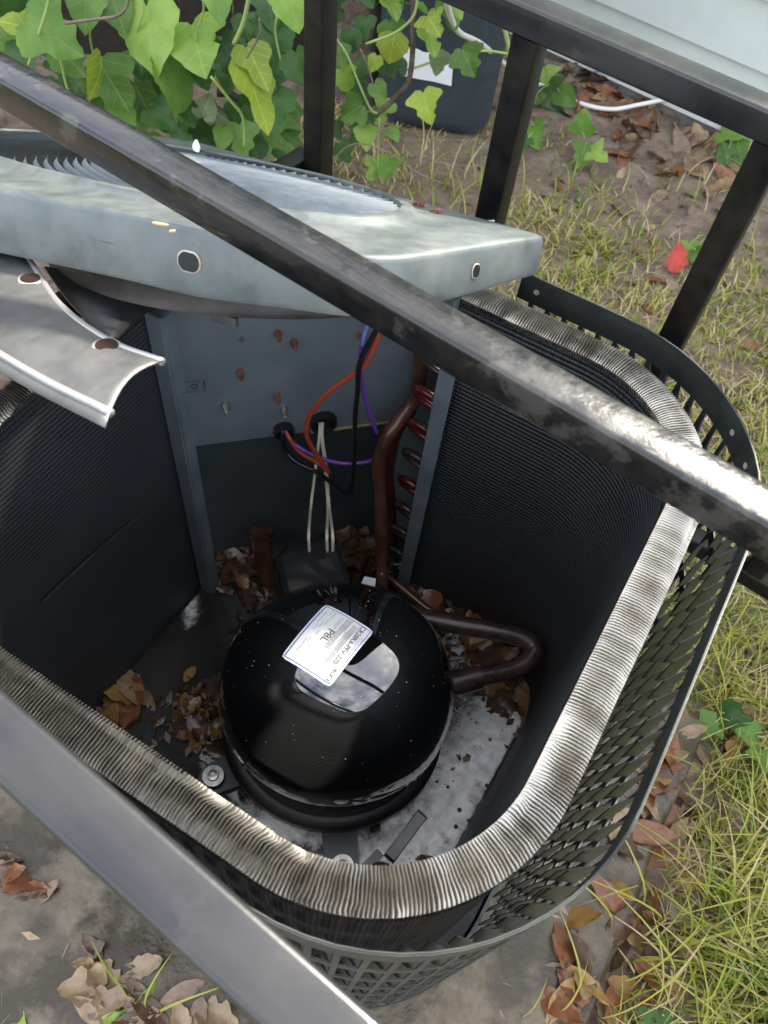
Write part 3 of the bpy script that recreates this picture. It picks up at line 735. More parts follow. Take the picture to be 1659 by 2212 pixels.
# mounting feet with bolts
for (px, py, R) in ((460, 1675, 0.0150), (740, 1870, 0.0150)):
    P = at(px, py, PAN_Z+0.03); P.z = PAN_Z
    d = Vector((CX-P.x, CY-P.y, 0)).normalized(); s = Vector((-d.y, d.x, 0))
    V = []
    for z in (0.010, 0.016):
        for k in range(9):
            a = math.pi/2+math.pi*k/8; V.append(P+d*math.cos(a)*0.022+s*math.sin(a)*0.022+Vector((0, 0, z)))
        V += [P+d*0.06-s*0.026+Vector((0, 0, z)), P+d*0.06+s*0.026+Vector((0, 0, z))]
    m_ = 11
    F = [tuple(range(m_-1, -1, -1)), tuple(range(m_, 2*m_))]+[(i, (i+1) % m_, (i+1) % m_+m_, i+m_) for i in range(m_)]
    ft = mk('foot', V, F, MT['matte_black'], comp)
    mk('grommet', *latheg(P, [(R*1.1, 0.0), (R*1.15, 0.009), (R*0.9, 0.01), (R*0.9, 0.017), (R*1.05, 0.018), (R*1.0, 0.026), (R*0.3, 0.027)], 20), MT['rubber'], ft, autosmooth=40)
    mk('bolt', *latheg(P, [(R*0.98, 0.0265), (R*1.0, 0.029), (R*0.55, 0.0292), (R*0.5, 0.0335), (R*0.28, 0.034), (R*0.25, 0.031), (0, 0.031)], 24), MT['steel'], ft, autosmooth=40)
P = at(735, 1820, PAN_Z+0.01); P.z = PAN_Z
mk('plug', *latheg(P, [(0.013, 0.0), (0.0125, 0.012), (0.009, 0.014), (0.006, 0.010), (0, 0.010)], 8), MT['pan'], comp, autosmooth=30)
# rating label wrapped on the dome; label frame: X along the writing, Y up the letters
la, lb, lc = at(806, 1378, 0.384), at(711, 1502, 0.375), at(702, 1318, 0.372)
LX = (lb-la); LX.z = 0; LW = LX.length; LX.normalize()
LY = Vector((-LX.y, LX.x, 0)); LHh = (la-lc).dot(LY)
if LHh < 0: LY, LHh = -LY, -LHh
lorg = la-LY*LHh                            # lower-left corner of the writing
def lab(x, y, off): q = lorg+LX*x+LY*y; return dome_pt(q.x, q.y, off)
def labsheet(x0, y0, x1, y1, off, m, name, parent, r=0.0, n=14, k=10):
    V = []; F = []
    for j in range(k+1):
        for i in range(n+1):
            x, y = x0+(x1-x0)*i/n, y0+(y1-y0)*j/k
            if r > 0:                        # rounded corners
                for cx_, sx_ in ((x0, 1), (x1, -1)):
                    for cy_, sy_ in ((y0, 1), (y1, -1)):
                        ddx, ddy = (x-cx_)*sx_, (y-cy_)*sy_
                        if ddx < 1e-6 and ddy < 1e-6: x, y = cx_+sx_*r*0.35, cy_+sy_*r*0.35
            V.append(lab(x, y, off))
    for j in range(k):
        for i in range(n): F.append((j*(n+1)+i, j*(n+1)+i+1, (j+1)*(n+1)+i+1, (j+1)*(n+1)+i))
    return mk(name, V, F, m, parent, smooth=True)
label = labsheet(0, 0, LW, LHh, 0.0006, MT['label'], 'rating_label', comp, r=0.004)
label['label'] = 'white rating label with blue border and printed codes'
def merge_sheets(rects, off, m, name):
    mb = MB()
    for (x0, y0, x1, y1) in rects:
        nn = max(1, int((x1-x0)/0.006)); kk = max(1, int((y1-y0)/0.006)); V = []; F = []
        for j in range(kk+1):
            for i in range(nn+1): V.append(lab(x0+(x1-x0)*i/nn, y0+(y1-y0)*j/kk, off))
        for j in range(kk):
            for i in range(nn): F.append((j*(nn+1)+i, j*(nn+1)+i+1, (j+1)*(nn+1)+i+1, (j+1)*(nn+1)+i))
        mb.add(V, F)
    return mb.build(name, m, label)
bw = 0.0009
merge_sheets([(0.003, 0.0025, LW-0.003, 0.0025+bw*1.8), (0.003, LHh-0.0025-bw, LW-0.003, LHh-0.0025), (0.0025, 0.003, 0.0025+bw, LHh-0.003), (LW-0.0025-bw, 0.003, LW-0.0025, LHh-0.003)], 0.0010, MT['ink_blue'], 'blue_border')
def textmesh(txt, x, y, h, m, name, bold=0.0, width=None):
    cu = bpy.data.curves.new('t', 'FONT'); cu.body = txt; cu.size = 1.0; cu.resolution_u = 3; cu.offset = bold
    ob = bpy.data.objects.new('t', cu); COL.objects.link(ob)
    me = bpy.data.meshes.new_from_object(ob.evaluated_get(bpy.context.evaluated_depsgraph_get()))
    V = np.array([tuple(v.co) for v in me.vertices]); F = [tuple(p.vertices) for p in me.polygons]
    bpy.data.objects.remove(ob); bpy.data.curves.remove(cu); bpy.data.meshes.remove(me)
    w = V[:, 0].max()-V[:, 0].min(); sx = (width/w if width else h/0.72); sy = h/0.72
    VV = [lab(x+(p[0]-V[:, 0].min())*sx, y+p[1]*sy, 0.0011) for p in V]
    return mk(name, VV, F, m, label)
H = LHh
textmesh('Copeland', LW*0.20, H*0.895, 0.0042, MT['ink_grey'], 'lettering', width=LW*0.32)
textmesh('CR28K6-PFV-220', LW*0.03, H*0.785, 0.0066, MT['ink'], 'lettering', 0.012, width=LW*0.68)
textmesh('RU', LW*0.765, H*0.865, 0.0052, MT['ink'], 'lettering', 0.02)
textmesh('CE', LW*0.86, H*0.865, 0.0058, MT['ink'], 'lettering', 0.01)
textmesh('P8L', LW*0.33, H*0.37, 0.0098, MT['ink'], 'lettering', 0.01, width=LW*0.21)
textmesh('230', LW*0.42, H*0.235, 0.0032, MT['ink_grey'], 'lettering')
textmesh('75.0', LW*0.73, H*0.14, 0.0036, MT['ink_grey'], 'lettering')
# print too fine to read: short grey dashes in lines
fine = []; rq = random.Random(9)
for (x, y, w) in ((0.05, 0.60, 0.2), (0.08, 0.44, 0.22), (0.10, 0.405, 0.16), (0.66, 0.30, 0.1), (0.66, 0.265, 0.12), (0.05, 0.20, 0.1), (0.06, 0.27, 0.12), (0.20, 0.25, 0.12), (0.29, 0.20, 0.1), (0.12, 0.12, 0.2), (0.36, 0.15, 0.1), (0.56, 0.21, 0.1), (0.60, 0.16, 0.1), (0.08, 0.765, 0.06), (0.24, 0.635, 0.2)):
    e_ = x
    while e_ < x+w:
        q_ = rq.uniform(0.006, 0.02); fine.append((LW*e_, H*y, LW*(e_+q_), H*y+0.0012)); e_ += q_+0.006
merge_sheets(fine, 0.0011, MT['ink_grey'], 'fine_print')
bars_ = []; rb = random.Random(3)
for (x0, x1, y0, y1) in ((0.06, 0.60, 0.50, 0.60), (0.10, 0.72, 0.66, 0.755), (0.64, 0.80, 0.66, 0.745)):
    x = x0
    while x < x1:
        w = rb.choice((0.006, 0.006, 0.010, 0.015)); bars_.append((LW*x, H*y0, LW*min(x1, x+w), H*y1)); x += w+rb.choice((0.006, 0.006, 0.010))
merge_sheets(bars_, 0.0011, MT['ink_grey'], 'barcode')
# spray droplets on the dome
mb = MB()
for _ in range(95):
    a, r = random.uniform(0, 2*math.pi), 0.98*math.sqrt(random.uniform(0.02, 0.93))
    x, y = CX+DR*1.03*r*math.cos(a), CY+DR*0.965*r*math.sin(a)
    if (x-CX) < -0.02 and random.random() < 0.5: continue
    q = Vector((x, y, 0))-lorg
    if -0.003 < q.dot(LX) < LW+0.003 and -0.003 < q.dot(LY) < LHh+0.003: continue
    R = random.choice((0.0003, 0.0003, 0.0004, 0.0005, 0.0007)); P = dome_pt(x, y)
    mb.add(*latheg(P-Vector((0, 0, R*0.3)), [(R, 0), (R*0.8, R*0.6), (0, R)], 6))
put(mb.build('droplets', MT['drop'], dome, smooth=True), kind='stuff')
# white tag stuck behind the compressor
V = [at(787, 1245, 0.25), at(812, 1250, 0.25), at(811, 1262, 0.245), at(806, 1283, 0.235), at(778, 1266, 0.24)]
mb = MB(); mb.add(V+[p-Vector((0, 0, 0.0006)) for p in V], [(4, 3, 2, 1, 0), (5, 6, 7, 8, 9)]+[(i, (i+1) % 5, (i+1) % 5+5, i+5) for i in range(5)])
put(mb.build('paper_tag', MT['paper'], comp))['label'] = 'small white paper tag behind the dome'

# ================================================================== WIRES
def wire(name, pts, r, m, lab_, k=8):
    return put(mk(name, *pipeg(catmull(pts, k), r, 8), m, smooth=True), lab_, 'wire')
o_ = onp
wire('wire', [o_(822, 700, 0.10), o_(812, 738, 0.095), o_(785, 790, 0.085), o_(745, 820, 0.075), o_(700, 855, 0.065), o_(668, 900, 0.055), o_(664, 945, 0.05), o_(690, 990, 0.045), o_(712, 1022, 0.042)], 0.0032, MT['wire_red'], 'red-orange wire hanging in a loop from the fan to its twist splice')
wire('wire', [o_(712, 1022, 0.042), o_(690, 1002, 0.036), o_(650, 978, 0.025), o_(628, 950, 0.016), o_(616, 928, 0.004)], 0.0030, MT['wire_red'], 'red wire coming out of the small grommet')
wire('wire', [o_(818, 705, 0.10), o_(795, 745, 0.095), o_(776, 790, 0.09), o_(772, 850, 0.08), o_(767, 900, 0.075), o_(766, 960, 0.065), o_(764, 1010, 0.06), o_(757, 1058, 0.055), o_(745, 1064, 0.053), o_(715, 1042, 0.048), o_(680, 1018, 0.04), o_(640, 998, 0.028), o_(618, 975, 0.016), o_(610, 945, 0.01), o_(610, 926, 0.003)], 0.0032, MT['wire_black'], 'black wire hanging down and bent back up to the small grommet')
wire('wire', [o_(800, 690, 0.085), o_(788, 720, 0.082), o_(779, 770, 0.078), o_(782, 830, 0.072), o_(798, 890, 0.066), o_(815, 938, 0.06)], 0.0029, MT['wire_purple'], 'violet wire running from the fan down behind the discharge pipe')
wire('wire', [o_(803, 686, 0.094), o_(791, 712, 0.088), o_(784, 745, 0.084)], 0.0030, MT['wire_blue'], 'short pale blue wire end just below the lid')
wire('wire', [o_(820, 988, 0.05), o_(790, 998, 0.045), o_(745, 1001, 0.042), o_(700, 992, 0.035), o_(655, 972, 0.026), o_(627, 950, 0.014), o_(613, 924, 0.003)], 0.0030, MT['wire_purple'], 'violet wire curving from the small grommet to the discharge pipe')
for k, (bx, dx, lb_) in enumerate(((667, -5, 'cream wire on the left running from the large grommet to the terminal cover'), (706, 2, 'middle cream wire running from the large grommet to the terminal cover'), (718, 5, 'rightmost cream wire running from the large grommet to the terminal cover'))):
    top = o_(694+dx*0.6, 912, 0.004)
    wire('wire', [top, o_(693+dx*0.7, 945, 0.02), o_(690+dx*1.6 if k == 0 else 700+dx, 1010, 0.035), o_((672 if k == 0 else 706+dx), 1090, 0.06), at(bx, 1150, 0.36), at(bx+1, 1192, 0.33)], 0.0022, MT['wire_white'], lb_)

# ================================================================== FAN LID
LN = Vector((-0.05, 0.52, 1.0)).normalized(); LS0 = Vector((0.123, 0.73, 0.785))
def onl(px, py, off=0.0): return atp(px, py, LS0+LN*off, LN)
def lidz(x, y): return LS0.z-0.52*(y-LS0.y)+0.05*(x-LS0.x)
lex = (onl(350, 285)-onl(1182, 509)).normalized()+(onl(0, 407)-onl(818, 562)).normalized(); lex = (lex-LN*lex.dot(LN)).normalized(); ley = LN.cross(lex)
GC = Vector((-0.325, 0.862, lidz(-0.325, 0.862))); GA, GB = 0.345, 0.158
lid = thing('fan_lid', GC-LN*0.06, 'galvanised steel fan lid tilted up off the back of the unit', 'lid')
Sx, Vx, Lx = onl(1182, 509), onl(818, 562), onl(0, 407)
vl = (Lx-Vx).normalized()
Lfar = Vx+vl*0.60; st_ = (onl(350, 285)-Sx).normalized()
Tfar = Sx+st_*0.80; Ufar = Lfar+(Tfar-Sx).normalized()*0.42
def round_poly(corners, radii, n=10):
    out = []; m = len(corners)
    for i in range(m):
        P, A, B, r = corners[i], corners[i-1], corners[(i+1) % m], radii[i]
        a, b = (A-P).normalized(), (B-P).normalized()
        p1, p2 = P+a*r, P+b*r
        for k in range(n+1):
            t = k/n; out.append(p1*(1-t)**2+P*2*t*(1-t)+p2*t*t)
    return out
outl = round_poly([Sx, Vx, Lfar, Ufar, Tfar], [0.012, 0.045, 0.10, 0.10, 0.10])
def resample(loop, n):
    P = np.array([tuple(p) for p in loop]+[tuple(loop[0])]); L = np.concatenate([[0], np.cumsum(np.linalg.norm(np.diff(P, axis=0), axis=1))])
    s = np.linspace(0, L[-1], n+1)[:-1]
    return [Vector([np.interp(a, L, P[:, k]) for k in range(3)]) for a in s]
outl = resample(outl, 220)
def ang(p): d = p-GC; return math.atan2(d.dot(ley)/GB, d.dot(lex)/GA)
def ell(a, s=1.0, off=0.0): return GC+lex*(GA*s*math.cos(a))+ley*(GB*s*math.sin(a))+LN*off
ctr = sum(outl, Vector())/len(outl)
def skirt_h(p):
    t = max(0, min(1, (p-Sx).dot((Lx-Sx).normalized())/(Lx-Sx).length)); return 0.037+0.025*min(1, t*1.6)
def lid_cover():
    V = []; F = []; n = len(outl)
    outw = []
    for i, p in enumerate(outl):
        t = (outl[(i+1) % n]-outl[i-1]).normalized(); o = t.cross(LN)
        if o.dot(p-ctr) < 0: o = -o
        outw.append(o)
    loops = []
    loops.append([p-LN*skirt_h(p)+o*0.001-o*0.008 for p, o in zip(outl, outw)])       # hem turned in
    loops.append([p-LN*skirt_h(p)+o*0.0005 for p, o in zip(outl, outw)])
    loops.append([p-LN*(skirt_h(p)-0.004)+o*0.0015 for p, o in zip(outl, outw)])
    loops.append([p-LN*0.006+o*0.0005 for p, o in zip(outl, outw)])
    loops.append([p-LN*0.0026-o*0.0006 for p, o in zip(outl, outw)])
    loops.append([p-LN*0.0006-o*0.0026 for p, o in zip(outl, outw)])
    loops.append([p-o*0.010 for p, o in zip(outl, outw)])
    al = [ang(p) for p in outl]
    for w_, off in ((0.35, 0.0), (0.72, 0.001), (0.93, 0.003), (0.985, 0.008)):
        loops.append([(p-o*0.010).lerp(ell(a, 1.03), w_)+LN*off for p, o, a in zip(outl, outw, al)])
    sc = 26
    loops.append([ell(a, 1.0-0.012*abs(math.sin(a*sc)), 0.009) for a in al])
    loops.append([ell(a, 0.985-0.012*abs(math.sin(a*sc)), 0.002) for a in al])
    for lp in loops: V += lp
    for k in range(len(loops)-1): F += [(k*n+i, (k+1)*n+i, (k+1)*n+(i+1) % n, k*n+(i+1) % n) for i in range(n)]
    # dents: gentle low-frequency ripple
    V = [p+LN*(0.0016*mnoise.noise((p.x*9, p.y*9, 2.2))) for p in V]
    return V, F
v, f = lid_cover()
cover = mk('cover', v, f, MT['galv'], lid, autosmooth=50)
sm = cover.modifiers.new('thickness', 'SOLIDIFY'); sm.thickness = 0.0009; sm.offset = -1
# swirled grille slats
NS = 72
for k in range(NS):
    V = []; F = []; n = 14; a0_ = 2*math.pi*k/NS
    for i in range(n+1):
        t = i/n; s = 0.20+0.79*t; a = a0_+1.05*t
        bulge = 0.013*(1-s*s)+0.003
        da = (0.0034 if t < 0.9 else 0.0034*(1+3*(t-0.9)))/(s*(GA+GB)/2)
        c1, c2 = ell(a-da, s, bulge-0.0028), ell(a+da, s, bulge+0.0028)
        V += [c1, c2]
    F = [(2*i, 2*i+1, 2*i+3, 2*i+2) for i in range(n)]
    o = mk('grille_slat', V, F, MT['slat'], lid, smooth=True)
V, F = [], []
capv, capf = latheg(GC+LN*0.012, [(0.062, 0.0), (0.060, 0.005), (0.03, 0.008), (0, 0.008)], 32, axis=LN.to_track_quat('Z', 'Y').to_matrix())
mk('grille_hub', capv, capf, MT['slat'], lid, autosmooth=40)
# oval bolt holes punched in the skirt, seen as dark slots with a rusty rim
def skirt_hole(px, py, w, h, ang_):
    a = min(range(len(outl)), key=lambda i: (Vector((*proj(outl[i]-LN*skirt_h(outl[i])*0.55),))-Vector((px, py))).length)
    t = (outl[(a+1) % len(outl)]-outl[a-1]).normalized(); o = t.cross(LN)
    if o.dot(outl[a]-ctr) < 0: o = -o
    P = outl[a]-LN*skirt_h(outl[a])*0.52+o*0.0022
    mb = MB(); n = 20; V = []
    for s, dz in ((1.0, 0), (1.2, -0.0006)):
        for k in range(n):
            q = 2*math.pi*k/n; V.append(P+t*(w*s*math.cos(q)+(0.35*w if math.cos(q) > 0 else -0.35*w))+LN*h*s*math.sin(q)+o*dz)
    mb.add(V[:n], [tuple(range(n))], 0); mb.add(V, [(k, (k+1) % n, (k+1) % n+n, k+n) for k in range(n)], 1)
    mb.build('bolt_hole', None, lid, mats=[MT['rubber'], mat('hole_rim', (0.5, 0.5, 0.47), (0.42, 0.30, 0.2), rough=0.5, metal=0.3, scale=120)])
def proj(P):
    v = RW.T @ (np.array(P)-CPOS); return (v[0]/v[2]*FPX+PW/2, v[1]/v[2]*FPX+PH/2)
skirt_hole(414, 578, 0.0085, 0.0085, 0); skirt_hole(1015, 575, 0.004, 0.006, 0)
# rusty clips on the lid
for (px, py) in ((904, 447), (940, 463)):
    P = onl(px, py, 0.0); mb = MB()
    mb.add(*boxg(P-lex*0.006-ley*0.003, lex*0.012, ley*0.006, LN*0.0015)); mb.add(*boxg(P-lex*0.006-ley*0.003, lex*0.004, ley*0.006, LN*0.006)); mb.add(*boxg(P+lex*0.003-ley*0.003, lex*0.003, ley*0.006, LN*0.0045))
    mb.build('rusty_clip', MT['rust'], lid)
# orange paint chip marks (thin flakes) on the fold, and the white drip
for (px, py, w, h) in ((346, 482, 0.009, 0.004), (372, 497, 0.002, 0.004)):
    P = onl(px, py, 0.001); n = 12
    V = [P+vl*w*math.cos(2*math.pi*k/n)*random.uniform(0.8, 1.1)+LN.cross(vl)*h*math.sin(2*math.pi*k/n)*random.uniform(0.8, 1.1)-LN*0.0 for k in range(n)]
    V += [p-LN*0.0012 for p in V]
    mk('rust_flake', V, [tuple(range(n)), tuple(range(2*n-1, n-1, -1))]+[(i, (i+1) % n, (i+1) % n+n, i+n) for i in range(n)], mat('chip', (0.62, 0.34, 0.20), rough=0.6), lid)
drip = catmull([onl(424, 306, 0.012), onl(424, 318, 0.012), onl(427, 333, 0.010), onl(438, 347, 0.008), onl(470, 362, 0.006)], 5)
put(mk('bird_dropping', *pipeg(drip, lambda t: 0.006*(0.55+0.6*math.sin(t*6)**2)*(1-0.7*t), 8), MT['white_splat'], smooth=True), 'white bird dropping on the far side of the fan lid', 'dropping')
# fan ring (venturi) below the lid
RC = Vector((-0.205, 0.832, lidz(-0.205, 0.832))); lq = LN.to_track_quat('Z', 'Y').to_matrix()
v, f = latheg(RC, [(0.252, -0.030), (0.236, -0.045), (0.229, -0.07), (0.227, -0.084), (0.231, -0.090), (0.225, -0.091), (0.223, -0.07), (0.232, -0.043), (0.250, -0.028)], 72, axis=lq)
ring = mk('fan_ring', v, f, MT['galv_dark'], lid, autosmooth=50)
P = onl(460, 680, -0.11)
rt = (onl(500, 690, -0.11)-P).normalized()
mk('ring_tab', *boxg(P-LN*0.006-rt.cross(LN)*0.002, rt*0.032, LN*0.009, rt.cross(LN)*0.006), MT['blade'], ring)
# motor and hub
FC = RC-LN*0.085
mk('motor', *latheg(RC-LN*0.10, [(0.0, 0.0), (0.05, 0.0), (0.062, 0.008), (0.064, 0.075), (0.055, 0.085), (0, 0.085)], 32, axis=lq), MT['matte_black'], lid, autosmooth=40)
hub = mk('fan_hub', *latheg(RC-LN*0.135, [(0.0, 0.0), (0.028, 0.0), (0.03, 0.02), (0.012, 0.03), (0, 0.035)], 20, axis=lq), MT['matte_black'], lid, autosmooth=40)
# fan blades: curved pitched sheets with a rolled edge, riveted to dark spider arms
UPE = catmull([onl(20, 500, -0.062), onl(70, 572, -0.072), onl(130, 660, -0.078), onl(235, 737, -0.082), onl(352, 782, -0.082)], 8)
LOE = catmull([onl(-330, 640, -0.10), onl(-200, 690, -0.105), onl(-60, 770, -0.105), onl(70, 845, -0.105), onl(228, 926, -0.105)], 8)
nbm = len(UPE); vb = []; nt = 10
for i in range(nbm):
    A, B = UPE[i], LOE[i]; nrm = (LN*0.9-vl.cross(LN)*0.0).normalized()
    for j in range(nt+1):
        t = j/nt; q = A.lerp(B, t)+nrm*(0.007*math.sin(math.pi*t))
        tipc = (i/(nbm-1))**6                               # concave tip edge
        q = q-(UPE[-1]-UPE[-6]).normalized()*0.008*tipc*math.sin(math.pi*t)
        vb.append(q)
fb = [(i*(nt+1)+j, (i+1)*(nt+1)+j, (i+1)*(nt+1)+j+1, i*(nt+1)+j+1) for i in range(nbm-1) for j in range(nt)]
blade = mk('fan_blade', vb, fb, MT['blade'], lid, smooth=True)
so_ = blade.modifiers.new('thickness', 'SOLIDIFY'); so_.thickness = 0.0014
blade['label'] = 'grey aluminium fan blade with two dark rivet holes'
mk('rolled_edge', *pipeg([vb[i*(nt+1)] for i in range(nbm)], 0.0034, 8), MT['blade_edge'], blade, smooth=True)
mk('rolled_edge', *pipeg([vb[i*(nt+1)+nt-2].lerp(vb[i*(nt+1)+nt-1], 0.5)+Vector((0, -0.001, 0.0005)) for i in range(nbm)], 0.0036, 8), MT['blade_edge'], blade, smooth=True)
def surf_near(px, py):
    best = min(range(len(vb)), key=lambda k: (Vector(proj(vb[k]))-Vector((px, py))).length)
    return vb[best]
for (px, py) in ((66, 604), (231, 749)):
    i_ = min(range(len(vb)), key=lambda k: (Vector(proj(vb[k]))-Vector((px, py))).length)
    r_ = ray(px, py); P = Vector(CPOS+r_*((vb[i_].z+0.0015-CAMH)/r_[2])); nn_ = (LN+Vector((0.05, -0.25, 0))).normalized(); qq = nn_.to_track_quat('Z', 'Y').to_matrix()
    rv = mk('rivet', *latheg(P, [(0.0122, -0.005), (0.0122, 0.0004), (0.011, 0.0014), (0.0092, 0.0016)], 24, axis=qq), MT['blade_edge'], blade, autosmooth=50)
    mk('rivet_centre', *latheg(P, [(0.0094, 0.0014), (0.0090, 0.0024), (0.006, 0.0020), (0, 0.0018)], 20, axis=qq), MT['dark_hole'], blade, autosmooth=50)
# spider arm behind the blade
arm_u = catmull([onl(95, 575, -0.085), onl(150, 650, -0.09), onl(240, 737, -0.092)], 6)
arm_l = catmull([onl(500, 630, -0.088), onl(330, 664, -0.09), onl(246, 737, -0.093)], 6)
V = arm_u+arm_l; n = len(arm_u); F = [(i, i+1, n+i+1, n+i) for i in range(n-1)]
ar = mk('spider_arm', V, F, MT['matte_black'], lid, smooth=True); ar.modifiers.new('thickness', 'SOLIDIFY').thickness = 0.003
# the other two blades, inside the ring
for k in (0, 1):
    V = []; F = []; a_ = 0.6+2.2*k
    for i in range(7):
        r = 0.035+0.17*i/6
        for j in range(6):
            q = a_+(j/5-0.5)*1.15; V.append(RC-LN*(0.075+0.05*(j/5-0.5))+lex*r*math.cos(q)+ley*r*math.sin(q))
    F = [(i*6+j, (i+1)*6+j, (i+1)*6+j+1, i*6+j+1) for i in range(6) for j in range(5)]
    b2 = mk('fan_blade', V, F, MT['blade'], lid, smooth=True); b2.modifiers.new('thickness', 'SOLIDIFY').thickness = 0.0014

# ================================================================== SECURITY CAGE
CZ, CWd = 0.92, 0.0315
bd = Vector((math.cos(math.radians(-29.5)), math.sin(math.radians(-29.5)), 0)); bn = Vector((-bd.y, bd.x, 0))
cage = thing('security_cage', Vector((0.1, 0.45, 0)), 'black square tube security cage around the condenser', 'cage')
def rail(P, s0, s1, z, m=MT['rail'], w=CWd, name='rail'):
    P = Vector((P.x, P.y, z-w/2)); return mk(name, *tubeg(P+bd*s0, P+bd*s1, w, w), m, cage, autosmooth=35)
rA = at(829, 573, CZ)-bn*CWd/2; rB = at(515, 1934, CZ)-bn*CWd/2; rC = at(1420, 95, CZ)-bn*CWd/2
rail(rA, -0.95, 0.75, CZ, MT['rail_flaked'])['label'] = 'middle top rail with flaking paint crossing over the unit'
rail(rB, -0.8, 0.75, CZ)['label'] = 'front top rail closest to the camera'
rail(rC, -0.95, 0.60, CZ)['label'] = 'back top rail in front of the house'
def onC(px, py, z=CZ-CWd):
    P = at(px, py, z); return rC+bd*(P-rC).dot(bd)
for (px, py, tint) in ((1147, 75, 0), (1650, 330, 0), (685, -120, 0)):
    P = onC(px, py); P.z = 0
    mk('post', *tubeg(P, P+Vector((0, 0, CZ-CWd+0.0005)), CWd, CWd, up=bd), MT['post'], cage, autosmooth=35)
# low back rail, its picket and the end frames
Pq = at(1590, 1305, 0.30)
rail(rC, -0.9, 0.95, 0.345, MT['post'], 0.030)
P = onC(1585, 1301, 0.33); P.z = 0.346
mk('post', *tubeg(P+bd*0.0, P+bd*0.0+Vector((0, 0, 0.54)), 0.03, 0.03, up=bd), MT['post'], cage, autosmooth=35)
P1 = onC(685, -120)
zz1 = atp(672, 350, rC, bn).z
pm = Vector((P1.x, P1.y, zz1-0.01))-bd*0.031; mk('rail', *tubeg(pm+bn*0.012, pm-bn*0.42-bd*0.02, 0.03, 0.03), MT['post'], cage, autosmooth=35)
for (pt_, zz) in ((rB+bd*-0.78, 0), (rB+bd*0.73, 0), (rA+bd*0.73, 0)):
    P = Vector((pt_.x, pt_.y, 0)); mk('post', *tubeg(P, P+Vector((0, 0, CZ-CWd+0.0005)), CWd, CWd, up=bd), MT['post'], cage, autosmooth=35)
a, b = rB+bd*0.70, rC+bd*0.58; a.z = b.z = CZ-CWd-0.013
mk('cross_rail', *tubeg(a, b, 0.026, 0.024), MT['post'], cage, autosmooth=35)

# ================================================================== BIN, TREE, CABLE
by = aty(1000, 296, 0).y if False else at(1000, 300, 0.0).y
bx0, bx1 = at(808, 258, 0.0).x, at(1052, 292, 0.0).x
bin_o = thing('storage_bin', Vector(((bx0+bx1)/2, by+0.17, 0)), 'dark blue-grey plastic bin with a white sheet on its front', 'bin')
def bin_mesh():
    V = []; F = []; n = 0; cx_ = (bx0+bx1)/2; hw = (bx1-bx0)/2; r0 = 0.06; hd_ = 0.16
    rings = [(0.86, 0.004), (0.95, 0.012), (1.0, 0.04), (1.0, 0.10), (1.16, 0.86), (1.22, 0.87), (1.23, 0.90), (1.20, 0.905), (1.14, 0.88)]
    for s, z in rings:
        a = hw*s; b = hd_*s; r = r0*s; lp = []
        for sx_, sy_, q0 in ((1, -1, -90), (1, 1, 0), (-1, 1, 90), (-1, -1, 180)):
            for k in range(7):
                q = math.radians(q0+15*k); lp.append((cx_+sx_*(a-r)+r*math.cos(q), by+hd_+sy_*(b-r)+r*math.sin(q)-0.0))
        n = len(lp); V += [(x, y, z) for x, y in lp]
    for k in range(len(rings)-1): F += [(k*n+i, k*n+(i+1) % n, (k+1)*n+(i+1) % n, (k+1)*n+i) for i in range(n)]
    F.append(tuple(range(n-1, -1, -1))); F.append(tuple(range((len(rings)-1)*n, len(rings)*n)))
    return V, F
mk('body', *bin_mesh(), MT['bin'], bin_o, autosmooth=45)
yb = by-0.03
V = [aty(873, 101, yb), aty(902, 106, yb), aty(915, 113, yb), aty(980, 120, yb), aty(975, 186, yb), aty(935, 176, yb), aty(905, 171, yb), aty(867, 163, yb)]
V = V+[p+Vector((0, 0.001, 0)) for p in V]
mk('paper_sheet', V, [tuple(range(8)), tuple(range(15, 7, -1))]+[(i, (i+1) % 8, (i+1) % 8+8, i+8) for i in range(8)], MT['paper'], bin_o)['label'] = 'white paper sheet stuck to the bin'

TB = at(770, 218, 0.0)
tree = thing('tree', TB, 'slim rough-barked tree trunk beside the dark bin', 'tree')
tr = catmull([TB+Vector((0, 0, -0.05)), TB+Vector((0.005, 0.01, 0.25)), TB+Vector((-0.01, 0.0, 0.6)), TB+Vector((0.01, 0.03, 1.2)), TB+Vector((-0.05, 0.06, 2.0)), TB+Vector((-0.02, 0.1, 2.9))], 8)
tv, tf_ = pipeg(tr, lambda t: 0.045*(1.35-0.9*t)*(1+0.5*max(0, 0.06-t)/0.06), 14)
tv = [p+Vector((0.006*mnoise.noise(p*22), 0.006*mnoise.noise(p*22+Vector((9, 9, 9))), 0)) for p in tv]
trunk = mk('trunk', tv, tf_, MT['bark'], tree, smooth=True)
crown = MB(); rt_ = random.Random(11)
for k in range(9):
    a = rt_.uniform(0, 6.28); base = tr[-1-rt_.randint(0, 14)]; tip = base+Vector((math.cos(a)*rt_.uniform(0.4, 0.9), math.sin(a)*rt_.uniform(0.3, 0.7)+0.2, rt_.uniform(0.25, 0.8)))
    mk('branch', *pipeg(catmull([base, base.lerp(tip, 0.5)+Vector((0, 0, 0.08)), tip], 4), lambda t: 0.016*(1.1-t), 7), MT['bark'], trunk, smooth=True)
    for _ in range(170):
        c = base.lerp(tip, rt_.uniform(0.35, 1.1))+Vector((rt_.gauss(0, 0.15), rt_.gauss(0, 0.15), rt_.gauss(0, 0.11)))
        s = rt_.uniform(0.02, 0.04); d = Vector((rt_.gauss(0, 1), rt_.gauss(0, 1), rt_.gauss(0, 1))).normalized(); e = d.orthogonal().normalized()
        crown.add([c-d*s, c+e*s*0.45, c+d*s, c-e*s*0.45], [(0, 1, 2, 3)])
crown.build('crown', LEAFM[1], tree)

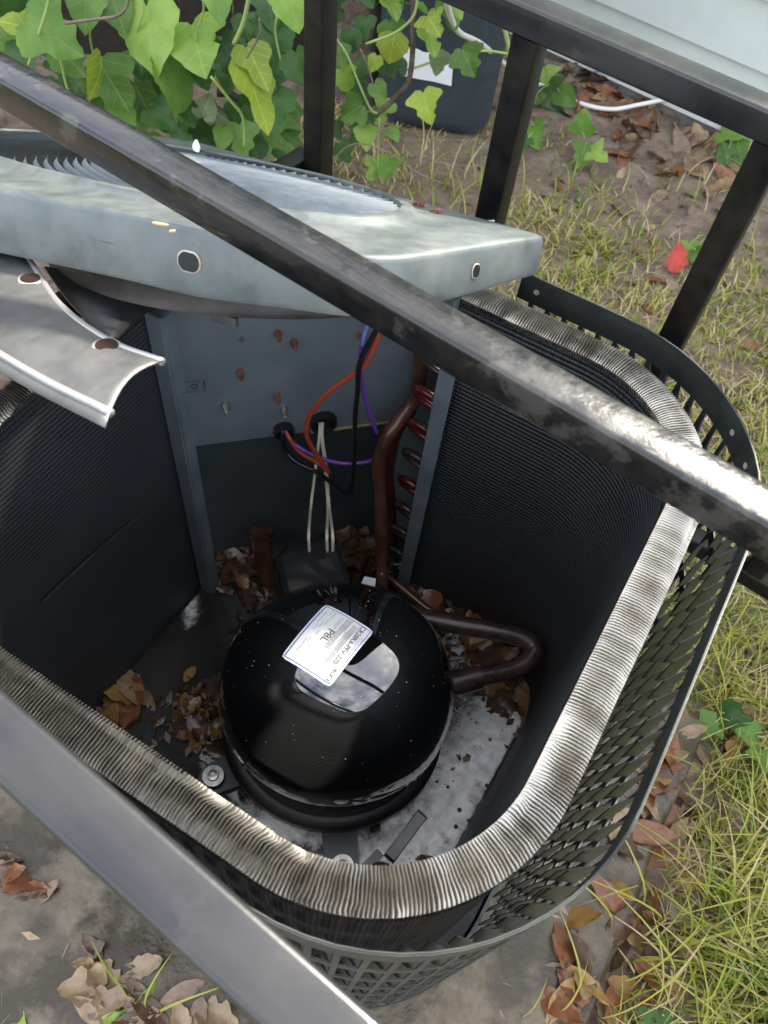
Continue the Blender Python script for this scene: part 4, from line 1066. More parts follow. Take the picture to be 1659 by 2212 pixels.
cab = catmull([at(935, 8, 0.75)+Vector((0, 0.1, 0)), at(985, 62, 0.45), at(1040, 95, 0.30), at(1105, 150, 0.10), at(1160, 180, 0.03), at(1210, 203, 0.02), at(1260, 225, 0.02), at(1320, 236, 0.022), at(1380, 226, 0.03), at(1430, 216, 0.05), at(1520, 196, 0.12), at(1600, 185, 0.16), at(1659, 172, 0.2), at(1750, 150, 0.25), HA+hd*1.6+hn*0.03+Vector((0, 0, 0.22)), HA+hd*3.0+hn*0.03+Vector((0, 0, 0.2)), HA+hd*5.5+hn*0.03+Vector((0, 0, 0.2))], 8)
put(mk('cable', *pipeg(cab, 0.0062, 8), MT['cable'], smooth=True), 'white cable sagging along the foot of the house wall', 'cable')

# ================================================================== LEAVES
def heart_leaf(name, lobes, m, seed):
    """unit leaf (length 1 along -y from the stalk), folded on its midrib, with UVs for veins"""
    r = random.Random(seed); n = 14; wsc = r.uniform(0.82, 1.12); curl = r.uniform(0.4, 2.2); fold = r.uniform(0.02, 0.42); bite = r.uniform(0.3, 0.8) if r.random() < 0.4 else None
    half = []
    for i in range(n+1):
        t = i/n                                              # 0 stalk notch .. 1 tip
        w = 0.52*math.sin(math.pi*min(1, (t+0.10)/1.10)**0.62)**0.82
        if lobes: w *= 1-0.30*math.exp(-((t-0.50)/0.12)**2); w *= 1+0.15*math.exp(-((t-0.22)/0.15)**2)
        w *= wsc*(1+0.05*math.sin(t*17+seed)+0.03*math.sin(t*41+2*seed))
        y = 0.10-1.05*t+0.0
        half.append((max(0.0, w) if i < n else 0.0, y))
    V = []; F = []; UVs = []
    cols = [-1, -0.66, -0.33, 0, 0.33, 0.66, 1]
    for i, (w, y) in enumerate(half):
        ww = 0.13 if i == 0 else w
        for c in cols:
            x = c*w if i > 0 else c*0.22
            yy = y+(0.06*abs(c) if i == 0 else 0)-(0.10 if (i == 0 and c == 0) else 0)
            z = fold*abs(x)-0.22*(y+0.4)**2*curl+0.035*math.sin(9*x+seed)*math.cos(8*y+seed)
            if bite and c == 1 and abs(i/n-bite) < 0.07: x *= 0.62
            V.append((x, yy, z)); UVs.append((x, -yy+0.15))
    k = len(cols)
    for i in range(n):
        for c in range(k-1): F.append((i*k+c, i*k+c+1, (i+1)*k+c+1, (i+1)*k+c))
    me = meshdata(name, V, F, m, True)
    u_ = me.uv_layers.new(name='UVMap'); li = np.zeros(len(me.loops), dtype=np.int32); me.loops.foreach_get('vertex_index', li)
    u_.data.foreach_set('uv', np.array(UVs)[li].ravel())
    return me
HEART = {(k, l, q): heart_leaf('leaf', l, LEAFM[k], k*3+l+q*11) for k in range(5) for l in (0, 1) for q in range(3)}
def face_matrix(P, size, tipang, tilt=(0, 0)):
    """leaf at P turned towards the camera side, its tip pointing along the picture angle (0 right, 90 down)"""
    fw = (Vector(CPOS)-P).normalized()
    fw = (fw+Vector((0, -0.15, 0.35))).normalized()
    right = Vector(RW[:, 0]); dn = Vector(RW[:, 1])
    tip = right*math.cos(math.radians(tipang))+dn*math.sin(math.radians(tipang)); tip = (tip-fw*tip.dot(fw)).normalized()
    Y = -tip; X = Y.cross(fw).normalized(); Z = X.cross(Y)
    R = Matrix((X, Y, Z)).transposed() @ Euler((math.radians(tilt[0]), math.radians(tilt[1]), 0)).to_matrix()
    return Matrix.Translation(P) @ (R.to_4x4()) @ Matrix.Scale(size, 4)
def leaf_px(px, py, L, tip, k, lobed, y, vine, rr):
    """px,py is the leaf's middle in the picture, L its length there"""
    P = aty(px, py, y); dist = np.dot(np.array(P)-CPOS, RW[:, 2]); size = L/FPX*dist*1.04
    t = (rr.gauss(0, 16), rr.gauss(0, 20))
    mw = face_matrix(P, size, tip, t); mw = mw @ Matrix.Translation((0, 0.42, 0))
    o = inst('leaf', HEART[(k, lobed, rr.randint(0, 2))], mw, vine); return mw.to_translation()
rl = random.Random(5)
VY = 1.50
vineL = thing('climbing_vine', Vector((-0.75, VY, 0)), 'leafy green vine with large heart shaped leaves in front of the dark fence', 'vine', 'climbing vines behind the unit')
vineR = thing('climbing_vine', Vector((-0.12, 1.75, 0)), 'sparser vine with small lobed leaves climbing in front of the bin and trunk', 'vine', 'climbing vines behind the unit')
LL = [(325, 85, 138, 82, 0, 0), (425, 98, 132, 72, 0, 0), (185, 12, 105, 95, 1, 0), (252, 22, 90, 70, 1, 0), (118, 82, 120, 28, 1, 1), (42, 55, 85, 190, 3, 1), (30, 18, 110, 100, 2, 0),
      (212, 168, 90, 100, 3, 0), (248, 190, 105, 60, 1, 1), (378, 188, 130, 60, 1, 0), (312, 224, 100, 65, 1, 1), (268, 240, 66, 50, 1, 0), (500, 128, 88, 62, 2, 1), (592, 98, 82, 88, 2, 0),
      (556, 145, 96, 66, 3, 1), (556, 212, 140, 72, 3, 1), (592, 240, 96, 85, 2, 0), (446, 228, 52, 290, 4, 0), (474, 250, 54, 20, 4, 1), (450, 292, 84, 60, 2, 0), (524, 304, 66, 80, 1, 1),
      (648, 150, 74, 70, 2, 0), (632, 18, 90, 75, 0, 0), (470, 6, 80, 80, 1, 0), (582, 16, 92, 80, 2, 1), (90, 20, 80, 110, 2, 0), (20, 95, 80, 60, 1, 1), (60, 110, 90, 70, 2, 0), (150, 130, 90, 40, 1, 0),
      (340, 170, 70, 60, 2, 0), (410, 250, 60, 70, 2, 1), (495, 170, 60, 95, 2, 0), (350, 255, 70, 40, 2, 0), (620, 290, 60, 90, 2, 0), (560, 300, 70, 110, 2, 1), (480, 300, 50, 100, 1, 0), (530, 60, 50, 80, 2, 0), (300, 140, 60, 80, 2, 0), (440, 160, 70, 75, 2, 0), (400, 300, 60, 60, 2, 0), (515, 265, 66, 100, 2, 0), (575, 180, 70, 90, 2, 0)]
anchors = []
for q in LL:
    anchors.append(leaf_px(*q, VY+(0.05 if q[4] == 2 else 0)+rl.uniform(-0.05, 0.06), vineL, rl))
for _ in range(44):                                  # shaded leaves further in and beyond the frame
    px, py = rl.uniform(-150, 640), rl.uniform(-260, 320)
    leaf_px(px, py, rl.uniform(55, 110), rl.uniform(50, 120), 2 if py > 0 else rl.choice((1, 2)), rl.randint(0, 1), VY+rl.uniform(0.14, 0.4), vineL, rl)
for _ in range(26):                                  # low shoots between the fence and the lid
    leaf_px(rl.uniform(120, 640), rl.uniform(225, 345), rl.uniform(42, 80), rl.uniform(40, 130), rl.choice((1, 2, 2)), rl.randint(0, 1), VY+rl.uniform(0.05, 0.3), vineL, rl)
RRl = [(735, 125, 46, 80, 1, 1), (746, 175, 56, 60, 0, 1), (760, 90, 44, 85, 2, 0), (846, 75, 54, 75, 1, 1), (846, 106, 60, 100, 3, 0), (840, 135, 64, 160, 2, 0), (936, 54, 58, 60, 3, 1), (932, 88, 62, 75, 0, 1), 
       (808, 138, 34, 110, 3, 0), (922, 232, 66, 75, 3, 1), (790, 299, 50, 85, 0, 0), (826, 240, 54, 110, 0, 1), (760, 242, 58, 150, 1, 1), (1011, 135, 62, 60, 1, 1), (975, 22, 84, 55, 1, 1),
       (804, 358, 48, 240, 0, 1), (838, 366, 56, 100, 1, 1), (770, 205, 60, 70, 2, 0), (730, 170, 50, 95, 2, 0), (790, 60, 46, 90, 2, 0), (850, 20, 50, 80, 0, 1), (905, 15, 50, 70, 1, 0), (945, 137, 46, 85, 4, 0),
       (745, 330, 44, 60, 2, 0), (770, 290, 50, 110, 2, 1), (730, 280, 44, 70, 2, 0), (820, 200, 46, 60, 1, 0), (800, 270, 40, 60, 2, 1), (780, 150, 46, 70, 2, 0), (850, 290, 36, 60, 1, 0)]
for q in RRl:
    anchors.append(leaf_px(*q, (1.72 if q[4] != 2 else 1.85)+rl.uniform(-0.05, 0.05), vineR, rl))
for _ in range(26):
    px, py = rl.uniform(700, 1000), rl.uniform(-220, 20)
    leaf_px(px, py, rl.uniform(40, 70), rl.uniform(40, 120), rl.choice((0, 1, 2, 3)), rl.randint(0, 1), 1.72+rl.uniform(0, 0.2), vineR, rl)
def stem(pts, y, r, m, vine, name='stem'):
    mk(name, *pipeg(catmull([aty(a, b, y+(c if len(p_) > 2 else 0)) for p_ in pts for a, b, c in [(*p_, 0)[:3]]], 6), r, 6), m, vine, smooth=True)
STG = mat('stem_green', (0.24, 0.34, 0.09), (0.32, 0.40, 0.13), rough=0.5, scale=20); STB = mat('stem_brown', (0.14, 0.10, 0.06), (0.22, 0.17, 0.12), rough=0.7, scale=40)
stem([(112, -20), (95, 40), (75, 100), (62, 140)], VY-0.06, 0.0035, STG, vineL)
stem([(100, 10), (108, 60), (110, 90)], VY-0.05, 0.0022, STG, vineL)
stem([(280, -10), (270, 20), (248, 36), (200, 42), (140, 50)], VY-0.06, 0.0028, STB, vineL)
stem([(540, -15), (525, 50), (505, 95)], VY-0.03, 0.004, STG, vineL)
stem([(560, 40), (562, 70), (545, 105), (533, 125)], VY-0.03, 0.002, STB, vineL)
stem([(455, 165), (500, 220), (525, 255), (528, 320)], VY-0.02, 0.0028, STG, vineL)
stem([(390, 140), (395, 240), (410, 300)], VY+0.1, 0.006, STB, vineL)
stem([(470, 200), (500, 205), (540, 245), (555, 330)], VY+0.2, 0.009, MT['fence'], vineL, 'old_stem')
stem([(325, 130), (345, 180), (370, 240), (400, 300), (420, 340)], VY+0.08, 0.003, STG, vineL)
stem([(130, 125), (142, 180), (150, 200)], VY-0.05, 0.0025, STG, vineL)
for (px, py) in ((300, -40), (60, -60), (200, -50), (430, -40), (600, -60)):
    stem([(px, py), (px+10, py+60), (px-6, py+120), (px+8, py+200)], VY+0.03, 0.0022, STG, vineL)
stem([(720, 75), (750, 120), (775, 180), (800, 235), (815, 245)], 1.68, 0.0026, STG, vineR)
stem([(905, -20), (895, 30), (875, 55), (845, 75), (790, 95)], 1.68, 0.0026, STG, vineR)
stem([(893, -10), (892, 60), (890, 130), (880, 180), (850, 215), (810, 250)], 1.74, 0.006, MT['bark'], vineR, 'woody_stem')
stem([(820, 255), (818, 300), (816, 360)], 1.70, 0.0022, STG, vineR)
stem([(778, 105), (795, 145), (806, 182)], 1.68, 0.0018, STB, vineR)
stem([(1105, 130), (1090, 60), (1088, 50)], 2.02, 0.006, STG, vineR)
stem([(862, 155), (900, 145), (960, 125), (1040, 110), (1110, 118)], 1.9, 0.003, STG, vineR)
stem([(700, 400), (730, 335), (775, 310), (840, 330), (900, 372), (960, 398)], 1.62, 0.0018, STB, vineR)

# ================================================================== GROUND COVER
def pix_in_view(x, y, z=0.0, m=60):
    P = proj((x, y, z)); return -m < P[0] < PW+m and -m < P[1] < PH+m
def under_unit(x, y, m=0.0):
    p = Vector((x, y, 0)); a, b = p.dot(U), p.dot(Vv)
    return -0.62-m < a < 0.145+m and 0.02-m < b < 0.76+m
def house_side(x, y): return (Vector((x, y, 0))-HA).dot(hn) < 0.0
gb = [MB() for _ in range(4)]
rg = random.Random(21)
def blade_g(mb, P, L, w, az, bend, seg=3):
    d = Vector((math.cos(az), math.sin(az), 0)); s = Vector((-d.y, d.x, 0)); V = []
    for i in range(seg+1):
        t = i/seg; hgt = L*(t-0.35*bend*t*t); out = L*bend*0.8*t*t
        c = P+d*out+Vector((0, 0, max(0.0, hgt))); ww = w*(1-0.92*t**1.6)
        V += [c-s*ww, c+s*ww] if i < seg else [c]
    F = [(2*i, 2*i+1, 2*i+3, 2*i+2) for i in range(seg-1)]+[(2*seg-2, 2*seg-1, 2*seg)]
    mb.add(V, F)
def dens(x, y):
    """how grassy a spot is, 0..1: thin by the house and under the bin, thick lawn to the right"""
    p = Vector((x, y, 0))
    dh = (p-HA).dot(hn)
    right = max(0, min(1, (x-0.12)/0.3))
    base = 0.30+0.78*right*max(0.30, min(1, (2.5-y)/0.7))
    base *= max(0.05, min(1, (dh-0.22)/0.45))
    if x < 0.2 and y > 1.9: base *= 0.6
    n = mnoise.noise((x*2.6, y*2.6, 5.5))+0.6*mnoise.noise((x*7, y*7, 1.5))
    return max(0, min(1, base*0.92+0.75*n))
cnt = 0
for _ in range(150000):
    x, y = rg.uniform(-0.7, 2.3), rg.uniform(-0.5, 3.2)
    if house_side(x, y) or in_pad(x, y, 0.03) or not pix_in_view(x, y, 0.0, 700): continue
    d = dens(x, y)
    if rg.random() > d*0.9: continue
    P = Vector((x, y, ground_z(x, y)-0.004))
    near = max(0, 1-math.hypot(x-0.45, y-0.3)/1.2)
    L = rg.uniform(0.016, 0.048)*(0.7+0.7*d)*(1+0.45*near); w = rg.uniform(0.0011, 0.0024)*(1.45 if y > 1.1 else 1.0)
    tuft = mnoise.noise((x*5, y*5, 8.8))
    k = rg.choices((0, 1, 2, 3), ((3, 3.4, 2.6, 0.8) if tuft > 0 else (1.6, 2.6, 5, 0.5)))[0]
    blade_g(gb[k], P, L, w, rg.uniform(0, 6.28), rg.uniform(0.2, 1.3)); cnt += 1
# coarse tufts: many blades from one root
def tuft(px, py, n, L, spread, ks, w=0.0016, z=0.0, lean=(0.3, 1.2)):
    C = at(px, py, z)
    for _ in range(n):
        P = C+Vector((rg.gauss(0, spread), rg.gauss(0, spread), 0)); P.z = z-0.004
        blade_g(gb[rg.choice(ks)], P, L*rg.uniform(0.5, 1.15), w*rg.uniform(0.6, 1.3), rg.uniform(0, 6.28), rg.uniform(*lean), 5)
for q in ((1640, 1880, 110, 0.20, 0.05, (1, 1, 2, 0)), (1560, 2020, 130, 0.19, 0.05, (0, 1, 1, 2)), (1640, 2150, 120, 0.2, 0.05, (0, 0, 1, 3)), (1520, 2200, 60, 0.18, 0.05, (0, 1, 2)), (1600, 1750, 50, 0.15, 0.05, (1, 2)),
          (1590, 1500, 40, 0.13, 0.05, (1, 1, 0)), (1560, 1400, 30, 0.12, 0.04, (1, 0)), (1640, 1600, 40, 0.14, 0.04, (1, 2, 0)), (1645, 1290, 30, 0.1, 0.04, (1, 2)), (1655, 2030, 60, 0.16, 0.04, (2, 2, 1)),
          (1600, 560, 40, 0.12, 0.06, (0, 1, 3)), (1590, 310, 40, 0.18, 0.04, (0, 1)), (1630, 380, 30, 0.16, 0.05, (0, 1)), (1120, 400, 26, 0.1, 0.05, (0, 1)), (1250, 400, 30, 0.09, 0.05, (0, 3)), (950, 390, 30, 0.13, 0.07, (0, 1, 2)), (890, 380, 20, 0.14, 0.06, (0, 2)),
          (1000, 440, 24, 0.12, 0.06, (0, 1)), (1200, 490, 40, 0.08, 0.08, (0, 1, 2)), (1350, 480, 40, 0.08, 0.08, (0, 1, 2)), (1480, 430, 40, 0.09, 0.08, (0, 2, 3)), (1330, 600, 40, 0.08, 0.09, (1, 2, 0)), (1450, 680, 40, 0.08, 0.09, (1, 2, 0))):
    tuft(q[0], q[1], q[2], q[3], q[4], q[5], 0.0022)
# long thin stalks leaning over the pad
for (px, py, L, az, bend) in ((1385, 2190, 0.30, 2.2, 0.5), (1300, 2200, 0.34, 1.5, 0.15), (1350, 2120, 0.30, 1.4, 0.2), (1310, 2010, 0.26, 2.8, 0.8), (1420, 2000, 0.22, 3.0, 1.0), (1240, 2150, 0.2, 2.2, 0.7), (1480, 1900, 0.24, 2.9, 0.9), (1500, 1700, 0.22, 3.2, 0.8), (1540, 1620, 0.2, 2.6, 0.6), (300, 2170, 0.24, 1.4, 0.1), (275, 2140, 0.26, 1.9, 0.2), (320, 2180, 0.22, 0.9, 0.4), (345, 2190, 0.16, 0.4, 0.9), (1120, 2200, 0.22, 1.9, 0.2), (1200, 2190, 0.2, 1.7, 0.3), (1440, 2120, 0.26, 2.6, 0.9), (1380, 1960, 0.2, 2.3, 0.9)):
    blade_g(gb[rg.choice((0, 1, 1))], at(px, py, 0.03), L, 0.0022, az, bend, 7)
names = [('grass', 'green grass blades of the thin lawn behind and right of the unit'), ('grass', 'sunlit yellow-green grass blades to the right of the unit'), ('dry_grass', 'straw coloured dry grass lying through the lawn'), ('grass', 'deep green grass blades low in the lawn')]
for mb, (nm, lb_), m_ in zip(gb, names, GRM):
    put(mb.build(nm, m_), lb_, 'grass', kind='stuff')

# crumbs and twigs of the soil surface
mb = MB()
for _ in range(5200):
    x, y = rg.uniform(-0.9, 1.6), rg.uniform(-0.2, 3.2)
    if house_side(x, y) or under_unit(x, y, 0.02) or not pix_in_view(x, y): continue
    if in_pad(x, y, 0.0) and rg.random() < 0.25: continue
    z = PAD_Z if in_pad(x, y) else ground_z(x, y)
    P = Vector((x, y, z)); a = rg.uniform(0, 6.28); L = rg.uniform(0.004, 0.022); w = rg.uniform(0.0012, 0.005)*(0.5 if rg.random() < 0.5 else 1)
    d = Vector((math.cos(a), math.sin(a), rg.uniform(-0.1, 0.25))); s = Vector((-d.y, d.x, 0))
    mb.add([P-d*L+s*w*0.3, P-d*L*0.2+s*w+Vector((0, 0, w)), P+d*L, P-d*L*0.1-s*w], [(0, 1, 2), (0, 2, 3), (0, 3, 1), (1, 3, 2)], rg.choice((0, 1, 2, 3, 3, 3)))
put(mb.build('litter', None, mats=[DRYM[2], DRYM[4], DRYM[1], MT['dirt']]), 'small brown plant litter scattered over soil and slab', 'litter', kind='stuff')

# ================================================================== FALLEN LEAVES
def dry_leaf(kind, m, seed):
    r = random.Random(seed); n = 12; V = []; F = []
    cols = (-1, -0.5, 0, 0.5, 1)
    curl = r.uniform(0.15, 0.9); tw = r.uniform(-0.5, 0.5)
    for i in range(n+1):
        t = i/n
        if kind == 0: w = 0.19*math.sin(math.pi*t)**0.8                                # narrow oak leaf
        elif kind == 1: w = 0.34*math.sin(math.pi*t**0.8)**0.75*(1+0.22*math.sin(t*19+seed))   # broad ragged
        else: w = 0.26*math.sin(math.pi*t)**0.7*(1+0.12*math.sin(t*25+seed))
        for c in cols:
            x = c*w; y = t-0.5
            z = curl*0.9*x*x*2+0.10*math.sin(3.2*t+seed)*curl*0.6+tw*x*y+0.02*math.sin(17*t+5*c+seed)
            V.append((x*(1-0.25*abs(c)*curl*0.3), y, z))
    k = len(cols)
    for i in range(n):
        for c in range(k-1): F.append((i*k+c, i*k+c+1, (i+1)*k+c+1, (i+1)*k+c))
    zmin = sorted(p[2] for p in V)[len(V)//6]; V = [(x, y, z-zmin) for x, y, z in V]
    return meshdata('fallen_leaf', V, F, m, True)
DL = {(k, m, s): dry_leaf(k, DRYM[m], k*7+m*3+s*5) for k in range(3) for m in range(5) for s in range(2)}
rf = random.Random(31)
def drop_leaf(P, size, kind, m, label, group, flat=0.25):
    e = Euler((rf.gauss(0, flat), rf.gauss(0, flat), rf.uniform(0, 6.28)))
    mw = Matrix.Translation(P) @ e.to_matrix().to_4x4() @ Matrix.Scale(size, 4)
    return put(inst('fallen_leaf', DL[(kind, m, rf.randint(0, 1))], mw), label, 'leaf', group)
def zone(pxs, n, sizes, kinds, ms, label, group, zf, flat=0.25):
    c = 0; tries = 0
    xs = [p[0] for p in pxs]; ys = [p[1] for p in pxs]
    while c < n and tries < n*30:
        tries += 1
        px, py = rf.uniform(min(xs), max(xs)), rf.uniform(min(ys), max(ys))
        ins = False; j = len(pxs)-1
        for i in range(len(pxs)):
            if (pxs[i][1] > py) != (pxs[j][1] > py) and px < (pxs[j][0]-pxs[i][0])*(py-pxs[i][1])/(pxs[j][1]-pxs[i][1])+pxs[i][0]: ins = not ins
            j = i
        if not ins: continue
        P = at(px, py, 0.03)
        z = zf if zf is not None else (PAD_Z if in_pad(P.x, P.y) else ground_z(P.x, P.y))
        P = at(px, py, z+0.003)
        if zf is None and under_unit(P.x, P.y, 0.03): continue
        if house_side(P.x, P.y): continue
        kd, mm_, sz = rf.choice(kinds), rf.choice(ms), rf.uniform(*sizes)
        lb_ = ('small ' if sz < sizes[0]*0.6+sizes[1]*0.4 else 'large ')+('rust red', 'tan', 'dark brown', 'ochre yellow', 'grey brown')[mm_]+(' narrow', ' broad ragged', ' oval')[kd]+' leaf '+label+(' far end', ' midway', ' near end')[min(2, int(3*(py-min(ys))/(max(ys)-min(ys)+1e-6)))]
        drop_leaf(P, sz, kd, mm_, lb_, group, flat); c += 1
zone([(1180, 150), (1240, 140), (1480, 270), (1600, 340), (1560, 420), (1300, 330), (1190, 230)], 85, (0.06, 0.12), (0, 0, 2), (4, 4, 1, 0, 2), 'in the drift along the house wall', 'leaves along the house wall', None, 0.6)
zone([(1100, 330), (1659, 420), (1659, 1000), (1500, 800), (1180, 480)], 34, (0.04, 0.075), (0, 2), (4, 0, 1), 'lying in the thin lawn behind the unit', 'leaves in the back lawn', None, 0.4)
zone([(1210, 2030), (1420, 1640), (1560, 1480), (1659, 1330), (1659, 1560), (1500, 1900), (1440, 2212), (1180, 2212)], 70, (0.05, 0.10), (0, 0, 1, 2), (0, 0, 1, 2, 3), 'in the muddy strip right of the unit', 'leaves in the muddy strip right of the unit', None, 0.3)
zone([(160, 1930), (330, 2010), (500, 2120), (560, 2212), (110, 2212), (200, 2060)], 20, (0.04, 0.075), (1, 2, 0, 0), (1, 1, 1, 2, 4), 'on the wet slab below the front rail', 'leaves on the slab at the front left', None, 0.2)
zone([(0, 1750), (110, 1790), (150, 1960), (0, 1900)], 12, (0.03, 0.06), (0, 1, 2), (0, 0, 2, 2, 4), 'at the left edge of the wet slab', 'leaves at the left edge of the slab', None, 0.3)
PW_Z = PAN_Z+0.006
zone([(215, 1540), (290, 1440), (310, 1500), (240, 1570)], 7, (0.06, 0.09), (0, 2), (1, 3, 0), 'floating against the left coil wall in the pan', 'leaves at the left coil wall', PW_Z, 0.3)
zone([(380, 1440), (470, 1450), (470, 1640), (400, 1620)], 18, (0.022, 0.05), (1, 2), (2, 2, 0, 3), 'in the pan just left of the compressor', 'leaf scraps left of the compressor', PW_Z, 0.5)
zone([(440, 1200), (560, 1170), (580, 1260), (520, 1300), (450, 1260)], 13, (0.03, 0.065), (0, 2), (0, 2, 2), 'in the pan by the pipe stub', 'leaves by the pipe stub', PW_Z, 0.5)
zone([(740, 1160), (815, 1160), (815, 1240), (760, 1240)], 15, (0.05, 0.09), (1, 2), (2, 2, 2, 1), 'heaped behind the terminal cover', 'leaves behind the terminal cover', PW_Z+0.02, 0.6)
zone([(860, 1270), (990, 1300), (1120, 1400), (1150, 1560), (1090, 1540), (990, 1400)], 34, (0.03, 0.08), (0, 1, 2), (2, 2, 0, 3), 'in the pan around the suction pipe', 'leaves under the suction pipe', PW_Z, 0.5)
zone([(780, 1880), (850, 1850), (960, 1830), (960, 1870), (800, 1900)], 6, (0.02, 0.035), (0, 2), (2, 0), 'in the foam at the front of the pan', 'leaf scraps in the front foam', PW_Z+0.004, 0.4)
# heaps of mulched leaf mush in the pan (too small to pick apart)
mb = MB()
for (cx_, cy_, n, sp) in ((420, 1540, 260, 0.028), (500, 1210, 150, 0.03), (790, 1190, 260, 0.035), (1000, 1380, 420, 0.06), (930, 1300, 200, 0.04), (1110, 1520, 200, 0.03), (570, 1290, 120, 0.03), (240, 1530, 80, 0.02), (985, 1640, 22, 0.014)):
    C = at(cx_, cy_, PAN_Z)
    for _ in range(n):
        P = C+Vector((rf.gauss(0, sp), rf.gauss(0, sp), rf.uniform(0.002, 0.012)))
        if math.hypot(P.x-CX, P.y-CY) < 0.15 and rf.random() < 0.8: continue
        a = rf.uniform(0, 6.28); L = rf.uniform(0.003, 0.011); d = Vector((math.cos(a), math.sin(a), rf.gauss(0, 0.3))); s = Vector((-d.y, d.x, rf.gauss(0, 0.4)))
        mb.add([P-d*L, P+s*L*0.5, P+d*L, P-s*L*0.5], [(0, 1, 2, 3)], rf.choice((0, 0, 0, 0, 0, 0, 1, 2)))
put(mb.build('leaf_mush', None, mats=[DRYM[2], DRYM[0], DRYM[4]]), 'dark mush of rotting leaf bits on the pan floor', 'leaf mush', kind='stuff')

# red leaf in the lawn
P = at(1462, 556, 0.045)
rd = meshdata('red_leaf', *[x for x in (lambda me: ([tuple(v.co) for v in me.vertices], [tuple(p.vertices) for p in me.polygons]))(DL[(1, 0, 0)])], mat('red', (0.48, 0.035, 0.03), (0.6, 0.08, 0.04), rough=0.4, scale=40, trans=0.3), True)
put(inst('red_leaf', rd, face_matrix(P, 0.075, 100, (10, 15))), 'single bright red leaf standing up in the lawn', 'leaf')

# young plants with lobed leaves in soil
def sprout(px, py, leaves, label):
    B = at(px, py, 0.0); t = thing('seedling', B, label, 'seedling', 'young lobed plants in the yard')
    for (dx, dy, L, ta, k, lo) in leaves:
        P = at(px+dx, py+dy, 0.05); dist = np.dot(np.array(P)-CPOS, RW[:, 2]); size = L/FPX*dist
        mw = face_matrix(P, size, ta, (rf.gauss(-15, 10), rf.gauss(0, 12))); inst('leaf', HEART[(k, lo, rf.randint(0, 2))], mw, t)
        mk('stem', *pipeg(catmull([B, B.lerp(P, 0.5)+Vector((0, 0, 0.02)), mw.to_translation()], 4), 0.0016, 5), STG, t, smooth=True)
sprout(1260, 330, [(-5, -45, 52, 280, 1, 1), (5, -18, 58, 110, 1, 1), (18, -5, 46, 40, 0, 1)], 'light green lobed seedling on bare soil in front of the leaf drift')
sprout(1155, 300, [(-5, -30, 60, 70, 1, 0), (-14, -2, 40, 130, 2, 0)], 'round-leaved seedling just right of the second cage post')
sprout(1185, 205, [(-8, -60, 50, 90, 0, 1), (0, -20, 70, 60, 2, 0), (22, -8, 55, 40, 1, 0), (-22, -6, 40, 120, 1, 0)], 'leafy young plant under the white cable by the bin')
sprout(1575, 300, [(-15, -15, 60, 30, 1, 1), (20, 10, 50, 80, 1, 0), (45, -5, 48, 60, 0, 0), (0, 20, 50, 120, 2, 0)], 'lobed young plant below the back rail at the right')
sprout(1545, 1560, [(0, 0, 70, 150, 1, 1), (15, -20, 66, 20, 2, 0)], 'dark green lobed plant beside the slab corner')
sprout(1650, 1620, [(0, 0, 90, 80, 1, 1), (-15, -30, 60, 200, 1, 0)], 'green lobed plant at the right edge of the picture')
sprout(1530, 520, [(-30, 20, 40, 70, 1, 0), (-40, 5, 46, 100, 0, 1), (5, 10, 36, 60, 1, 0)], 'green plant just right of the red leaf')
sprout(300, 2200, [(-30, 10, 60, 200, 0, 1), (20, -15, 60, 280, 0, 0), (10, 20, 50, 60, 1, 0)], 'bright green seedling at the bottom left edge')
sprout(20, 2195, [(0, 0, 60, 40, 3, 0)], 'yellow-green seedling in the bottom left corner')
sprout(1420, 2210, [(-20, -30, 40, 90, 2, 1), (10, -20, 36, 60, 2, 0)], 'small dark clover-like plant at the bottom edge')
sprout(1290, 8, [(-20, 5, 26, 90, 3, 0), (2, 6, 28, 100, 3, 0), (16, 0, 26, 60, 3, 0)], 'yellow-green leaves just above the back rail')

# ================================================================== WATER AND FOAM
def grid_sheet(test, z, step, bounds, name, m, amp=0.0, kind=None):
    idx = {}; V = []; F = []
    a0_, a1_, b0_, b1_ = bounds; na, nb_ = int((a1_-a0_)/step), int((b1_-b0_)/step)
    def vid(i, j):
        if (i, j) not in idx:
            a, b = a0_+i*step, b0_+j*step; p = uv(a, b)
            jx = 0.35*step*mnoise.noise((a*90, b*90, 3)); idx[(i, j)] = len(V)
            V.append((p.x+jx, p.y+jx, z+amp*(0.5+mnoise.noise((a*60, b*60, 7))+0.5*mnoise.noise((a*160, b*160, 1)))))
        return idx[(i, j)]
    for i in range(na):
        for j in range(nb_):
            a, b = a0_+(i+0.5)*step, b0_+(j+0.5)*step
            if test(a, b): F.append((vid(i, j), vid(i+1, j), vid(i+1, j+1), vid(i, j+1)))
    return mk(name, V, F, m, smooth=True)
def inside_coil(a, b):
    if not (-0.500 < a < 0.040 and 0.107 < b < 0.66): return False
    for cx_, cy_, sx_, sy_ in ((-0.37, 0.237, -1, -1), (-0.09, 0.237, 1, -1), (-0.09, 0.52, 1, 1)):
        if (a-cx_)*sx_ > 0 and (b-cy_)*sy_ > 0 and math.hypot(a-cx_, b-cy_) > 0.129: return False
    p = uv(a, b); return (p-PN0).dot(pn) > 0.002
put(grid_sheet(inside_coil, PAN_Z+0.0045, 0.012, (-0.51, 0.05, 0.10, 0.68), 'water', MT['water']), 'shallow dirty water standing in the base pan', 'water', kind='structure')
